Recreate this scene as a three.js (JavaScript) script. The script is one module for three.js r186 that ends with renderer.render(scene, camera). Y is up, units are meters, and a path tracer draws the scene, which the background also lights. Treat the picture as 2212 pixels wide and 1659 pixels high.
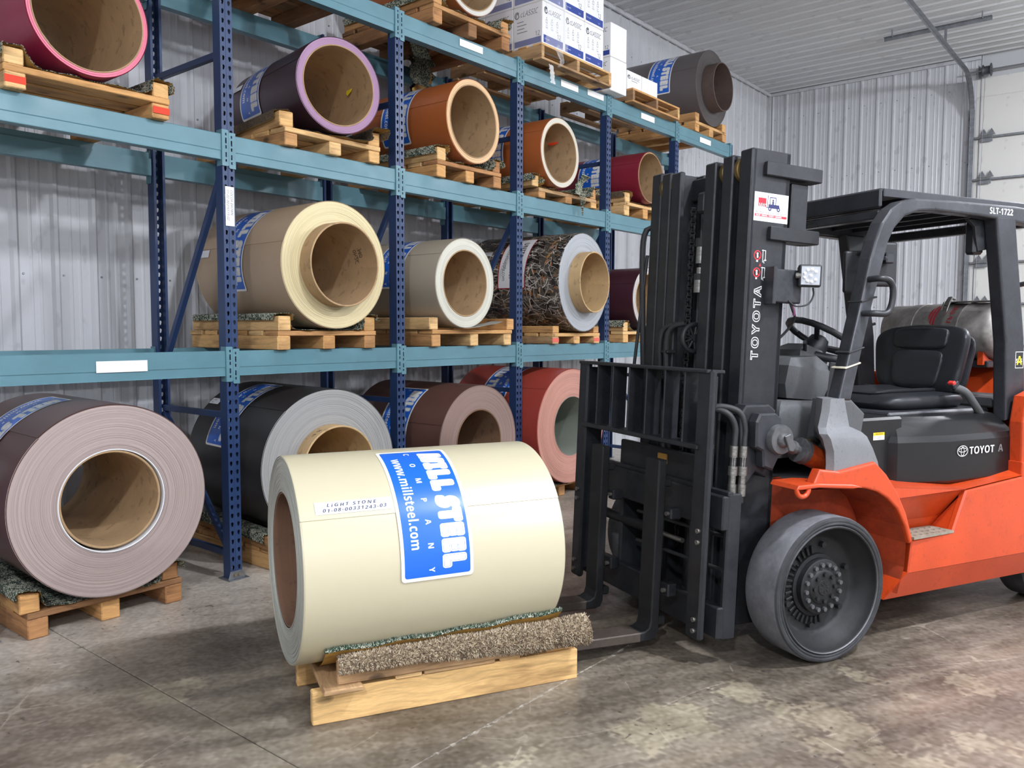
import * as THREE from 'three';
import { mergeGeometries, toCreasedNormals } from 'three/addons/utils/BufferGeometryUtils.js';
import { RoundedBoxGeometry } from 'three/addons/geometries/RoundedBoxGeometry.js';
import { RectAreaLightUniformsLib } from 'three/addons/lights/RectAreaLightUniformsLib.js';

// ---------------------------------------------------------------- camera, light, exposure
const scene = new THREE.Scene();
scene.background = new THREE.Color(0x000000);
const camera = new THREE.PerspectiveCamera(2 * Math.atan(829.5 / 1780.65) * 180 / Math.PI, 2212 / 1659, 0.05, 60);
{
  const yaw = 0.8838, pitch = -0.0672, roll = 0.0033;
  const f = new THREE.Vector3(Math.sin(yaw) * Math.cos(pitch), Math.sin(pitch), -Math.cos(yaw) * Math.cos(pitch));
  const r0 = new THREE.Vector3(Math.cos(yaw), 0, Math.sin(yaw)), u0 = new THREE.Vector3().crossVectors(r0, f);
  const r = r0.clone().multiplyScalar(Math.cos(roll)).addScaledVector(u0, Math.sin(roll));
  const u = u0.clone().multiplyScalar(Math.cos(roll)).addScaledVector(r0, -Math.sin(roll));
  camera.matrixAutoUpdate = true;
  camera.position.set(-2.6354, 1.4622, 4.2371);
  camera.quaternion.setFromRotationMatrix(new THREE.Matrix4().makeBasis(r, u, f.clone().negate()));
}
const renderer = new THREE.WebGLRenderer({ antialias: true });
renderer.toneMapping = THREE.LinearToneMapping;
renderer.toneMappingExposure = 0.8;
renderer.shadowMap.enabled = true;
renderer.shadowMap.type = THREE.PCFSoftShadowMap;
RectAreaLightUniformsLib.init();
const CEIL = 5.22, WALLZ = -1.15, ENDX = 10.42, LEFTX = -8, FRONTZ = 12.4;
// round LED high-bay fittings hung below the ceiling, outside the picture: [x, z, strength]
const HIGH_BAYS = [[0.8, 5.3, 1], [6.9, 5.3, 1], [-5.3, 5.3, 1], [0.8, 10.2, 1], [6.9, 10.2, 1], [-5.3, 10.2, 1]];
const BAY_NITS = 720, UPLIGHT_CANDELA = 30;
// ---------------------------------------------------------------- helpers
const V = (x, y, z) => new THREE.Vector3(x, y, z);
const PI = Math.PI, D2R = PI / 180;
function rng(seed) { let s = seed >>> 0 || 1; return () => { s = (s + 0x6D2B79F5) >>> 0; let t = s; t = Math.imul(t ^ (t >>> 15), t | 1); t ^= t + Math.imul(t ^ (t >>> 7), t | 61); return ((t ^ (t >>> 14)) >>> 0) / 4294967296; }; }
const taken = {};
function numbered(n) { if (!(n in taken)) { taken[n] = 0; return n; } taken[n]++; return n + '_' + String(taken[n]).padStart(3, '0'); }
function thing(name, label, category, pos = [0, 0, 0], turn = 0, group) {
  const o = new THREE.Group(); o.name = numbered(name); o.position.set(...pos); o.rotation.y = turn; scene.add(o);
  o.userData = { label, category, kind: 'thing' }; if (group) o.userData.group = group; return o;
}
function part(parent, name, geo, mat, label) {
  const m = new THREE.Mesh(geo, mat); m.name = name; m.castShadow = m.receiveShadow = true; parent.add(m);
  if (label) m.userData.label = label; return m;
}
function put(m, x, y, z, rx = 0, ry = 0, rz = 0) { m.position.set(x, y, z); m.rotation.set(rx, ry, rz); return m; }
function structure(name, parent = scene) { const o = new THREE.Group(); o.name = name; o.userData.kind = 'structure'; parent.add(o); return o; }
// flat-shaded triangles from polygons (convex, counter-clockwise), uv in metres across the face
function polys(list, grain) {
  const P = [], N = [], U = [];
  const e1 = V(), e2 = V(), n = V();
  for (const poly of list) {
    e1.subVectors(poly[1], poly[0]); e2.subVectors(poly[2], poly[0]); n.crossVectors(e1, e2).normalize();
    const ax = Math.abs(n.x), ay = Math.abs(n.y), az = Math.abs(n.z);
    const uv = (p) => { let c = ax >= ay && ax >= az ? ['z', 'y'] : ay >= az ? ['x', 'z'] : ['x', 'y']; if (grain && c[1] === grain) c = [c[1], c[0]]; return [p[c[0]], p[c[1]]]; };
    for (let i = 1; i < poly.length - 1; i++) for (const p of [poly[0], poly[i], poly[i + 1]]) { P.push(p.x, p.y, p.z); N.push(n.x, n.y, n.z); U.push(...uv(p)); }
  }
  const g = new THREE.BufferGeometry();
  g.setAttribute('position', new THREE.Float32BufferAttribute(P, 3)); g.setAttribute('normal', new THREE.Float32BufferAttribute(N, 3)); g.setAttribute('uv', new THREE.Float32BufferAttribute(U, 2));
  return g;
}
// box with chamfered edges, uv in metres, grain along the longest side
const boxCache = {};
function cbox(w, h, d, c = 0.003, variant = 0) {
  const key = [w, h, d, c, variant].map(v => v.toFixed(4)).join();
  if (boxCache[key]) return boxCache[key];
  c = Math.min(c, w * 0.45, h * 0.45, d * 0.45);
  const X = w / 2, Y = h / 2, Z = d / 2, L = [];
  const quad = (a, b, cc, dd) => L.push([a, b, cc, dd]);
  for (const s of [-1, 1]) {
    const f = (A) => { if (s < 0) A.reverse(); L.push(A); };
    f([V(s * X, -Y + c, -Z + c), V(s * X, Y - c, -Z + c), V(s * X, Y - c, Z - c), V(s * X, -Y + c, Z - c)]);
    f([V(-X + c, s * Y, -Z + c), V(-X + c, s * Y, Z - c), V(X - c, s * Y, Z - c), V(X - c, s * Y, -Z + c)]);
    f([V(-X + c, -Y + c, s * Z), V(X - c, -Y + c, s * Z), V(X - c, Y - c, s * Z), V(-X + c, Y - c, s * Z)]);
  }
  if (c > 0) {
    const orient = (A) => { const n = V().crossVectors(V().subVectors(A[1], A[0]), V().subVectors(A[2], A[0])); const m = A.reduce((q, p) => q.add(p), V()); if (n.dot(m) < 0) A.reverse(); L.push(A); };
    for (const a of [-1, 1]) for (const b of [-1, 1]) {
      orient([V(a * X, b * (Y - c), -Z + c), V(a * X, b * (Y - c), Z - c), V(a * (X - c), b * Y, Z - c), V(a * (X - c), b * Y, -Z + c)]);
      orient([V(-X + c, a * Y, b * (Z - c)), V(X - c, a * Y, b * (Z - c)), V(X - c, a * (Y - c), b * Z), V(-X + c, a * (Y - c), b * Z)]);
      orient([V(a * X, -Y + c, b * (Z - c)), V(a * X, Y - c, b * (Z - c)), V(a * (X - c), Y - c, b * Z), V(a * (X - c), -Y + c, b * Z)]);
      for (const e of [-1, 1]) orient([V(a * X, b * (Y - c), e * (Z - c)), V(a * (X - c), b * Y, e * (Z - c)), V(a * (X - c), b * (Y - c), e * Z)]);
    }
  }
  const grain = w >= h && w >= d ? 'x' : h >= d ? 'y' : 'z';
  const g = polys(L, grain);
  if (variant) { const r = rng(variant * 977), du = r() * 3, dv = r() * 3, uv = g.attributes.uv; for (let i = 0; i < uv.count; i++) uv.setXY(i, uv.getX(i) + du, uv.getY(i) + dv); }
  return boxCache[key] = g;
}
// drop extra attributes and index so that geometries merge
function plain(g) { const q = g.index ? g.toNonIndexed() : g.clone(); for (const k of Object.keys(q.attributes)) if (!['position', 'normal', 'uv'].includes(k)) q.deleteAttribute(k); if (!q.attributes.uv) q.setAttribute('uv', new THREE.Float32BufferAttribute(new Float32Array(q.attributes.position.count * 2), 2)); return q; }
function merge(list) { return mergeGeometries(list.map(plain)); }
function at(g, x, y, z, rx = 0, ry = 0, rz = 0) { return plain(g).applyMatrix4(new THREE.Matrix4().compose(V(x, y, z), new THREE.Quaternion().setFromEuler(new THREE.Euler(rx, ry, rz)), V(1, 1, 1))); }
function mirrorZ(g) { return mirrorX(g.clone().rotateY(PI)); }
function mirrorX(g) { const q = plain(g); for (const k of ['position', 'normal']) { const a = q.attributes[k]; for (let i = 0; i < a.count; i++) a.setX(i, -a.getX(i)); } for (const k of ['position', 'normal', 'uv']) { const a = q.attributes[k], n = a.itemSize, A = a.array; for (let i = 0; i < a.count; i += 3) for (let c = 0; c < n; c++) { const t = A[(i + 1) * n + c]; A[(i + 1) * n + c] = A[(i + 2) * n + c]; A[(i + 2) * n + c] = t; } } return q; }
// box-projected uv in metres for any geometry (keeps normals)
function metric(g, s = 1) {
  const q = plain(g); const p = q.attributes.position, n = q.attributes.normal, uv = q.attributes.uv;
  for (let i = 0; i < p.count; i += 3) {
    let nx = 0, ny = 0, nz = 0; for (let k = 0; k < 3; k++) { nx += Math.abs(n.getX(i + k)); ny += Math.abs(n.getY(i + k)); nz += Math.abs(n.getZ(i + k)); }
    for (let k = 0; k < 3; k++) { const x = p.getX(i + k), y = p.getY(i + k), z = p.getZ(i + k); if (nx >= ny && nx >= nz) uv.setXY(i + k, z * s, y * s); else if (ny >= nz) uv.setXY(i + k, x * s, z * s); else uv.setXY(i + k, x * s, y * s); }
  }
  return q;
}
// profile [[x, y], ...] in the x-y plane given thickness along z, bevelled; z0 is the back face
function slab(pts, z0, z1, bevel = 0.004, holes = [], curve = 6) {
  const sh = pts instanceof THREE.Shape ? pts : new THREE.Shape(pts.map(p => new THREE.Vector2(p[0], p[1])));
  for (const h of holes) sh.holes.push(h instanceof THREE.Path ? h : new THREE.Path(h.map(p => new THREE.Vector2(p[0], p[1]))));
  const g = new THREE.ExtrudeGeometry(sh, { depth: (z1 - z0) - 2 * bevel, bevelEnabled: bevel > 0, bevelThickness: bevel, bevelSize: bevel, bevelOffset: -bevel, bevelSegments: bevel > 0.008 ? 3 : 1, curveSegments: curve, steps: 1 });
  g.translate(0, 0, z0 + bevel);
  return metric(g);
}
function tube(points, r, seg = 24, rad = 8, closed = false) { return metric(new THREE.TubeGeometry(new THREE.CatmullRomCurve3(points.map(p => V(...p)), closed, 'catmullrom', 0.5), seg, r, rad, closed)); }
function cyl(r0, r1, len, seg = 24, open = false) { return new THREE.CylinderGeometry(r0, r1, len, seg, 1, open); }
// straight bar of rectangular section between two points
function bar(a, b, w, h, c = 0.002) {
  const A = V(...a), B = V(...b), d = V().subVectors(B, A), L = d.length();
  const g = plain(cbox(L, h, w, c)); const x = d.clone().normalize(), up = Math.abs(x.y) > 0.99 ? V(1, 0, 0) : V(0, 1, 0);
  const z = V().crossVectors(x, up).normalize(), y = V().crossVectors(z, x);
  return g.applyMatrix4(new THREE.Matrix4().makeBasis(x, y, z).setPosition(A.add(B).multiplyScalar(0.5)));
}
function rod(a, b, r, seg = 10) { const A = V(...a), B = V(...b), d = V().subVectors(B, A); const g = plain(cyl(r, r, d.length(), seg)); return g.applyMatrix4(new THREE.Matrix4().compose(A.clone().add(B).multiplyScalar(0.5), new THREE.Quaternion().setFromUnitVectors(V(0, 1, 0), d.normalize()), V(1, 1, 1))); }
// draped sheet: centre line [[x, y], ...] in the x-y plane, run along z from z0 to z1
function ribbon(line, z0, z1, th, seed, edge = 0.012, wave = 0.0015) {
  const c = new THREE.CatmullRomCurve3(line.map(p => V(p[0], p[1], 0)), false, 'catmullrom', 0.35), n = line.length * 7, m = 22, r = rng(seed);
  const pts = c.getPoints(n), ph = [r() * 6, r() * 6, r() * 6], P = [], U = [], I = []; let l = 0;
  const row = [];
  for (let i = 0; i <= n; i++) {
    const a = pts[Math.max(0, i - 1)], b = pts[Math.min(n, i + 1)], tx = b.x - a.x, ty = b.y - a.y, tl = Math.hypot(tx, ty) || 1, nx = -ty / tl, ny = tx / tl; if (i) l += pts[i].distanceTo(pts[i - 1]);
    const e0 = edge * (Math.sin(l * 31 + ph[0]) + Math.sin(l * 67 + ph[1]) * 0.6 + (r() - 0.5) * 1.2), e1 = edge * (Math.sin(l * 27 + ph[2]) + (r() - 0.5));
    for (let j = 0; j <= m; j++) { const z = z0 + e0 + (z1 + e1 - z0 - e0) * j / m, w = wave * Math.sin(z * 17 + l * 9 + ph[1]) * Math.sin(z * 7 + ph[0]); for (const s of [1, -1]) { P.push(pts[i].x + nx * (w + s * th / 2), pts[i].y + ny * (w * 0.5 + (s > 0 ? th / 2 : -th / 2)) + th / 2, z); U.push(l, z); } }
  }
  const id = (i, j, s) => (i * (m + 1) + j) * 2 + s, q = (a, b, cc, d) => I.push(a, b, cc, a, cc, d);
  for (let i = 0; i < n; i++) { for (let j = 0; j < m; j++) { q(id(i, j, 0), id(i + 1, j, 0), id(i + 1, j + 1, 0), id(i, j + 1, 0)); q(id(i, j, 1), id(i, j + 1, 1), id(i + 1, j + 1, 1), id(i + 1, j, 1)); } q(id(i, 0, 0), id(i, 0, 1), id(i + 1, 0, 1), id(i + 1, 0, 0)); q(id(i, m, 0), id(i + 1, m, 0), id(i + 1, m, 1), id(i, m, 1)); }
  for (let j = 0; j < m; j++) { q(id(0, j, 0), id(0, j + 1, 0), id(0, j + 1, 1), id(0, j, 1)); q(id(n, j, 0), id(n, j, 1), id(n, j + 1, 1), id(n, j + 1, 0)); }
  const g = new THREE.BufferGeometry(); g.setAttribute('position', new THREE.Float32BufferAttribute(P, 3)); g.setAttribute('uv', new THREE.Float32BufferAttribute(U, 2)); g.setIndex(I); g.computeVertexNormals(); return g;
}
// ---------------------------------------------------------------- noise and textures
function makeNoise(seed, n = 256) {
  const r = rng(seed), T = new Float32Array(n * n); for (let i = 0; i < n * n; i++) T[i] = r();
  return (x, y, px = n, py = n) => { // tileable value noise with periods px, py
    const xi = Math.floor(x), yi = Math.floor(y); let fx = x - xi, fy = y - yi; fx = fx * fx * (3 - 2 * fx); fy = fy * fy * (3 - 2 * fy);
    let x0 = xi % px; if (x0 < 0) x0 += px; let y0 = yi % py; if (y0 < 0) y0 += py; const x1 = x0 + 1 >= px ? 0 : x0 + 1, y1 = y0 + 1 >= py ? 0 : y0 + 1;
    const r0 = (y0 & 255) << 8, r1 = (y1 & 255) << 8, c0 = x0 & 255, c1 = x1 & 255, a = T[r0 + c0], b = T[r0 + c1], c = T[r1 + c0], d = T[r1 + c1];
    return a + (b - a) * fx + (c - a) * fy + (a - b - c + d) * fx * fy;
  };
}
const N1 = makeNoise(11), N2 = makeNoise(29), N3 = makeNoise(53);
function fbm(N, x, y, oct, px, py) { let s = 0, a = 0.5, t = 0; for (let o = 0; o < oct; o++) { s += a * N(x, y, px, py); t += a; x *= 2; y *= 2; px *= 2; py *= 2; a *= 0.5; } return s / t; }
const clamp = (x, a = 0, b = 1) => x < a ? a : x > b ? b : x;
const sstep = (a, b, x) => { const t = clamp((x - a) / (b - a)); return t * t * (3 - 2 * t); };
const mixc = (a, b, t) => [a[0] + (b[0] - a[0]) * t, a[1] + (b[1] - a[1]) * t, a[2] + (b[2] - a[2]) * t];
// f(u, v, i, j) -> [r, g, b] in 0..255 (sRGB) or a grey number
function dataTex(w, h, f, rx = 1, ry = 1, srgb = true) {
  const D = new Uint8Array(w * h * 4);
  for (let j = 0; j < h; j++) for (let i = 0; i < w; i++) { let c = f(i / w, j / h, i, j); const k = (j * w + i) * 4; if (typeof c === 'number') c = [c, c, c]; D[k] = clamp(c[0], 0, 255); D[k + 1] = clamp(c[1], 0, 255); D[k + 2] = clamp(c[2], 0, 255); D[k + 3] = 255; }
  const t = new THREE.DataTexture(D, w, h); t.wrapS = t.wrapT = THREE.RepeatWrapping; t.magFilter = THREE.LinearFilter; t.minFilter = THREE.LinearMipmapLinearFilter; t.generateMipmaps = true; t.repeat.set(rx, ry);
  if (srgb) t.colorSpace = THREE.SRGBColorSpace; t.needsUpdate = true; return t;
}
function canvasTex(w, h, draw) {
  const c = document.createElement('canvas'); c.width = w; c.height = h; const x = c.getContext('2d'); draw(x, w, h);
  const t = new THREE.CanvasTexture(c); t.colorSpace = THREE.SRGBColorSpace; t.magFilter = THREE.LinearFilter; t.anisotropy = 8; return t;
}
const std = (o) => new THREE.MeshStandardMaterial(o);
const phy = (o) => new THREE.MeshPhysicalMaterial(o);
// shared grey detail maps (about white, multiplied by the material colour)
const T = {};
{ // wood: 1.2 m along u, 0.3 m along v
  const W = 1024, H = 256, h = new Float32Array(W * H);
  T.wood = dataTex(W, H, (u, v) => {
    const warp = fbm(N1, u * 6, v * 4, 3, 6, 4) - 0.5;
    const g = fbm(N2, u * 10, v * 60 + warp * 10, 3, 10, 60), f = fbm(N3, u * 60, v * 180, 2, 60, 180);
    const ring = 0.5 + 0.5 * Math.sin((v * 9 + warp * 2.2) * 6.283);
    let L = 222 + 40 * (g - 0.5) - 13 * Math.pow(ring, 4) + 24 * (f - 0.5);
    let dirt = sstep(0.56, 0.78, fbm(N3, u * 5 + 3, v * 3, 4, 5, 3));
    for (const [ku, kv] of [[0.21, 0.32], [0.63, 0.7], [0.86, 0.18]]) { const d = Math.hypot((u - ku) * 30, (v - kv) * 14); if (d < 1) L -= 90 * (1 - d * d); else if (d < 2) L -= 18 * (2 - d); }
    L -= 34 * dirt; return [L * 1.02, L * (0.985 - 0.02 * dirt), L * (0.95 - 0.03 * dirt)];
  }, 1 / 1.2, 1 / 0.3);
  T.woodBump = dataTex(512, 128, (u, v) => 128 + 110 * (fbm(N2, u * 12, v * 70, 3, 12, 70) - 0.5) + 60 * (fbm(N3, u * 50, v * 120, 2, 50, 120) - 0.5), 1 / 1.2, 1 / 0.3, false);
}
T.card = dataTex(512, 512, (u, v) => { const a = fbm(N1, u * 5, v * 5, 5, 5, 5), b = fbm(N2, u * 3, v * 90, 2, 3, 90), s = sstep(0.7, 0.76, fbm(N3, u * 14, v * 20, 4, 14, 20)); const L = 222 + 40 * (a - 0.5) + 14 * (b - 0.5) - 26 * s; return [L, L * 0.99, L * 0.97]; }, 1 / 0.7, 1 / 0.7);
T.rings = dataTex(128, 1024, (u, v) => { const a = N1(3, v * 512, 4, 512), b = N2(5, v * 120, 8, 120), c = fbm(N3, u * 6, v * 200, 2, 6, 200); let L = 222 + 24 * (a - 0.5) + 16 * (b - 0.5) + 18 * (c - 0.5); if (N2(9, v * 300, 16, 300) > 0.9) L -= 18; return L; }, 1, 1);
T.paint = dataTex(1024, 256, (u, v) => { const a = fbm(N1, u * 8, v * 3, 4, 8, 3), s = N2(u * 14, v * 220, 14, 220), k = sstep(0.9, 0.97, N3(u * 40, v * 160, 40, 160)); let L = 226 + 26 * (a - 0.5) - 10 * sstep(0.8, 1, s) + 0 * k; const sc = sstep(0.955, 0.985, N1(u * 7 + v * 3, v * 240, 14, 240)); return [L + 16 * sc, L + 16 * sc, L + 16 * sc]; }, 1 / 1.3, 1 / 0.32);
T.paintRough = dataTex(512, 256, (u, v) => { const a = fbm(N2, u * 8, v * 4, 4, 8, 4); return 120 + 130 * (a - 0.3); }, 1 / 1.1, 1 / 0.5, false);
T.grime = dataTex(512, 512, (u, v) => { const a = fbm(N1, u * 6, v * 6, 5, 6, 6), b = fbm(N3, u * 40, v * 40, 2, 40, 40); return 208 + 90 * (a - 0.5) + 30 * (b - 0.5); }, 1 / 0.6, 1 / 0.6);
T.smudge = dataTex(512, 512, (u, v) => { const a = fbm(N1, u * 5, v * 5, 4, 5, 5), k = sstep(0.74, 0.82, fbm(N3, u * 46, v * 38, 2, 46, 38)), b = N2(u * 200, v * 200, 200, 200); return 226 + 34 * (a - 0.5) - 16 * k + 10 * (b - 0.5); }, 1 / 0.8, 1 / 0.8);
T.grimeRough = dataTex(256, 256, (u, v) => 140 + 150 * (fbm(N2, u * 7, v * 7, 4, 7, 7) - 0.4), 1 / 0.5, 1 / 0.5, false);
T.sheet = dataTex(512, 512, (u, v) => 236 + 14 * (fbm(N1, u * 5, v * 3, 4, 5, 3) - 0.5) - 16 * sstep(0.72, 0.8, fbm(N3, u * 20, v * 12, 3, 20, 12)), 1 / 1.8, 1 / 1.8);
T.fine = dataTex(256, 256, (u, v) => 128 + 120 * (fbm(N2, u * 32, v * 32, 3, 32, 32) - 0.5), 1 / 0.12, 1 / 0.12, false);
T.greenCarpet = dataTex(512, 512, (u, v) => { const a = N1(u * 110, v * 110, 110, 110), b = N2(u * 70, v * 70, 70, 70), c = fbm(N3, u * 9, v * 9, 3, 9, 9); const t = sstep(0.42, 0.62, a * 0.6 + b * 0.4 + (c - 0.5) * 0.35); return mixc([42, 62, 50], [196, 196, 176], t); }, 1 / 0.42, 1 / 0.42);
T.beigeCarpet = dataTex(512, 512, (u, v) => { const a = N1(u * 120, v * 120, 120, 120), b = N2(u * 60, v * 60, 60, 60); return mixc([92, 78, 62], [196, 178, 150], clamp(a * 0.7 + b * 0.4 - 0.1)); }, 1 / 0.36, 1 / 0.36);
T.carpetBump = dataTex(256, 256, (u, v) => 255 * N1(u * 70, v * 70, 70, 70), 1 / 0.25, 1 / 0.25, false);
// ---------------------------------------------------------------- materials
const wood = (r, g, b) => std({ color: new THREE.Color(`rgb(${r},${g},${b})`), map: T.wood, bumpMap: T.woodBump, bumpScale: 0.001, roughness: 0.82 });
const M = {
  woods: [wood(255, 218, 158), wood(248, 204, 140), wood(236, 186, 122), wood(220, 172, 116), wood(250, 212, 152)],
  woodOld: [wood(196, 164, 124), wood(172, 140, 106), wood(212, 178, 134)],
  woodPine: wood(255, 216, 150),
  woodDark: [wood(186, 138, 92), wood(164, 124, 86), wood(206, 156, 106)],
  teal: std({ color: 0x6a99a6, map: T.paint, roughnessMap: T.paintRough, roughness: 0.75, metalness: 0.0 }),
  navy: std({ color: 0x2c4470, map: T.paint, roughness: 0.38 }),
  galv: std({ color: 0xa9adb2, map: T.grime, roughness: 0.42, metalness: 0.7 }),
  white: std({ color: 0xf2f2f0, roughness: 0.7 }),
  sheet: std({ color: 0xd2d4d8, map: T.sheet, roughness: 0.36 }),
  ceilSheet: std({ color: 0xd6d8da, map: T.sheet, roughness: 0.42 }),
  card: std({ color: 0xc8a880, map: T.card, bumpMap: T.fine, bumpScale: 0.0004, roughness: 0.85 }),
  greenCarpet: std({ map: T.greenCarpet, bumpMap: T.carpetBump, bumpScale: 0.006, roughness: 1 }),
  beigeCarpet: std({ map: T.beigeCarpet, bumpMap: T.carpetBump, bumpScale: 0.006, roughness: 1 }),
  backing: std({ color: 0xb08a45, map: T.card, roughness: 0.9 }),
  bolt: std({ color: 0x8d9096, roughness: 0.4, metalness: 0.8 }),
};
// ---------------------------------------------------------------- room shell
// ribbed steel sheet: u runs across the ribs, length along v, relief towards +w
const RIB = 0.2286;
function ribSheet(units, len) {
  const prof = [];
  for (let k = 0; k < units; k++) {
    const o = k * RIB;
    prof.push([o, 0.019], [o + 0.0105, 0.019], [o + 0.027, 0], [o + 0.078, 0], [o + 0.084, 0.0035], [o + 0.094, 0.0035], [o + 0.1, 0], [o + 0.1296, 0], [o + 0.1356, 0.0035], [o + 0.1456, 0.0035], [o + 0.1516, 0], [o + 0.2016, 0], [o + 0.2181, 0.019]);
  }
  prof.push([units * RIB, 0.019]);
  const P = [], N = [], U = [];
  for (let i = 0; i < prof.length - 1; i++) {
    const [a, ha] = prof[i], [b, hb] = prof[i + 1], nx = -(hb - ha), nz = b - a, l = Math.hypot(nx, nz);
    for (const [u, v] of [[0, 0], [1, 0], [1, 1], [0, 0], [1, 1], [0, 1]]) { P.push(u ? b : a, v * len, u ? hb : ha); N.push(nx / l, 0, nz / l); U.push(u ? b : a, v * len); }
  }
  const g = new THREE.BufferGeometry();
  g.setAttribute('position', new THREE.Float32BufferAttribute(P, 3)); g.setAttribute('normal', new THREE.Float32BufferAttribute(N, 3)); g.setAttribute('uv', new THREE.Float32BufferAttribute(U, 2));
  return g;
}
const coreMat = std({ color: 0xb9bcbe, roughness: 0.8 });
function screwRows(parent, spots, mat) { // tiny hex screw heads, far too many to count
  const g = cyl(0.0065, 0.0075, 0.006, 6), im = new THREE.InstancedMesh(g, mat, spots.length), m = new THREE.Matrix4();
  spots.forEach(([p, e], i) => im.setMatrixAt(i, m.compose(V(...p), new THREE.Quaternion().setFromEuler(new THREE.Euler(...e)), V(1, 1, 1))));
  im.name = 'screw_heads'; im.userData.kind = 'stuff'; parent.add(im);
}
{ // back wall, ribs upright
  const w = structure('wall_back');
  put(part(w, 'wall_core', cbox(ENDX - LEFTX + 0.4, CEIL + 0.2, 0.2, 0), coreMat), (ENDX + LEFTX) / 2, CEIL / 2, WALLZ - 0.102);
  const x0 = -0.02 - 4 * RIB * 9, g = ribSheet(4, CEIL), spots = [];
  for (let x = x0; x < ENDX - 0.01; x += 4 * RIB) { const n = Math.min(4, Math.floor((ENDX - x) / RIB)); if (n < 1) break; put(part(w, 'panel', n === 4 ? g : ribSheet(n, CEIL), M.sheet), x, 0, WALLZ); }
  for (let x = x0; x < ENDX; x += RIB) for (const y of [0.55, 1.78, 2.9, 3.85, 4.75]) spots.push([[x + 0.045, y, WALLZ + 0.003], [PI / 2, 0, 0]]);
  screwRows(w, spots, M.bolt);
}
const DOORZ0 = 1.86, DOORZ1 = 6.1;
{ // end wall with the overhead door, ribs upright
  const w = structure('wall_end');
  const c = (z0, z1, y0, y1) => put(part(w, 'wall_core', cbox(0.2, y1 - y0, z1 - z0, 0), coreMat), ENDX + 0.102, (y0 + y1) / 2, (z0 + z1) / 2);
  c(WALLZ, DOORZ0, 0, CEIL + 0.1); c(DOORZ1, FRONTZ, 0, CEIL + 0.1); c(DOORZ0, DOORZ1, 4.9, CEIL + 0.1);
  const spots = [];
  const sheet = (z0, n, y0) => { const q = part(w, 'panel', ribSheet(n, CEIL - y0), M.sheet); q.position.set(ENDX, y0, z0 + n * RIB); q.rotation.y = PI / 2; q.rotation.y = -PI / 2; q.position.z = z0; };
  for (let z = WALLZ + 0.06, k = 0; k < 13; k += 4) { const n = Math.min(4, 13 - k); sheet(z + k * RIB, n, 0); }
  sheet(DOORZ1 + 0.1, 4, 0); sheet(DOORZ1 + 0.1 + 4 * RIB, 4, 0);
  for (let z = WALLZ + 0.06; z < 1.7; z += RIB) for (const y of [0.8, 1.8, 2.85, 3.8, 4.8]) spots.push([[ENDX - 0.003, y, z + 0.045], [0, 0, PI / 2]]);
  screwRows(w, spots, M.bolt);
}
{ // ceiling sheets, ribs across the aisle
  const w = structure('ceiling');
  put(part(w, 'ceiling_core', cbox(ENDX - LEFTX + 0.4, 0.2, FRONTZ - WALLZ + 0.4, 0), coreMat), (ENDX + LEFTX) / 2, CEIL + 0.102, (FRONTZ + WALLZ) / 2);
  const g = ribSheet(4, FRONTZ - WALLZ);
  for (let x = LEFTX; x < ENDX - 0.05; x += 4 * RIB) { const n = Math.min(4, Math.floor((ENDX - x) / RIB)); if (n < 1) break; const q = part(w, 'panel', n === 4 ? g : ribSheet(n, FRONTZ - WALLZ), M.ceilSheet); q.rotation.x = PI / 2; q.position.set(x, CEIL, WALLZ); }
}
{ const w = structure('wall_front'); put(part(w, 'wall_core', cbox(ENDX - LEFTX + 0.4, CEIL + 0.2, 0.2, 0), M.sheet), (ENDX + LEFTX) / 2, CEIL / 2, FRONTZ + 0.1); }
{ const w = structure('wall_left'); put(part(w, 'wall_core', cbox(0.2, CEIL + 0.2, FRONTZ - WALLZ + 0.4, 0), M.sheet), LEFTX - 0.1, CEIL / 2, (FRONTZ + WALLZ) / 2); }
{ // angle trim where the ceiling meets the walls, and the corner trim
  const a = structure('trim_1'); put(part(a, 'angle_trim', cbox(ENDX - LEFTX, 0.05, 0.03, 0.004), M.sheet), (ENDX + LEFTX) / 2, CEIL - 0.027, WALLZ + 0.034);
  const b = structure('trim_2'); put(part(b, 'angle_trim', cbox(0.03, 0.05, DOORZ0 - WALLZ, 0.004), M.sheet), ENDX - 0.034, CEIL - 0.027, (DOORZ0 + WALLZ) / 2);
  const c = structure('trim_3'); put(part(c, 'corner_trim', cbox(0.05, CEIL, 0.05, 0.004), M.sheet), ENDX - 0.024, CEIL / 2, WALLZ + 0.024);
}
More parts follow.
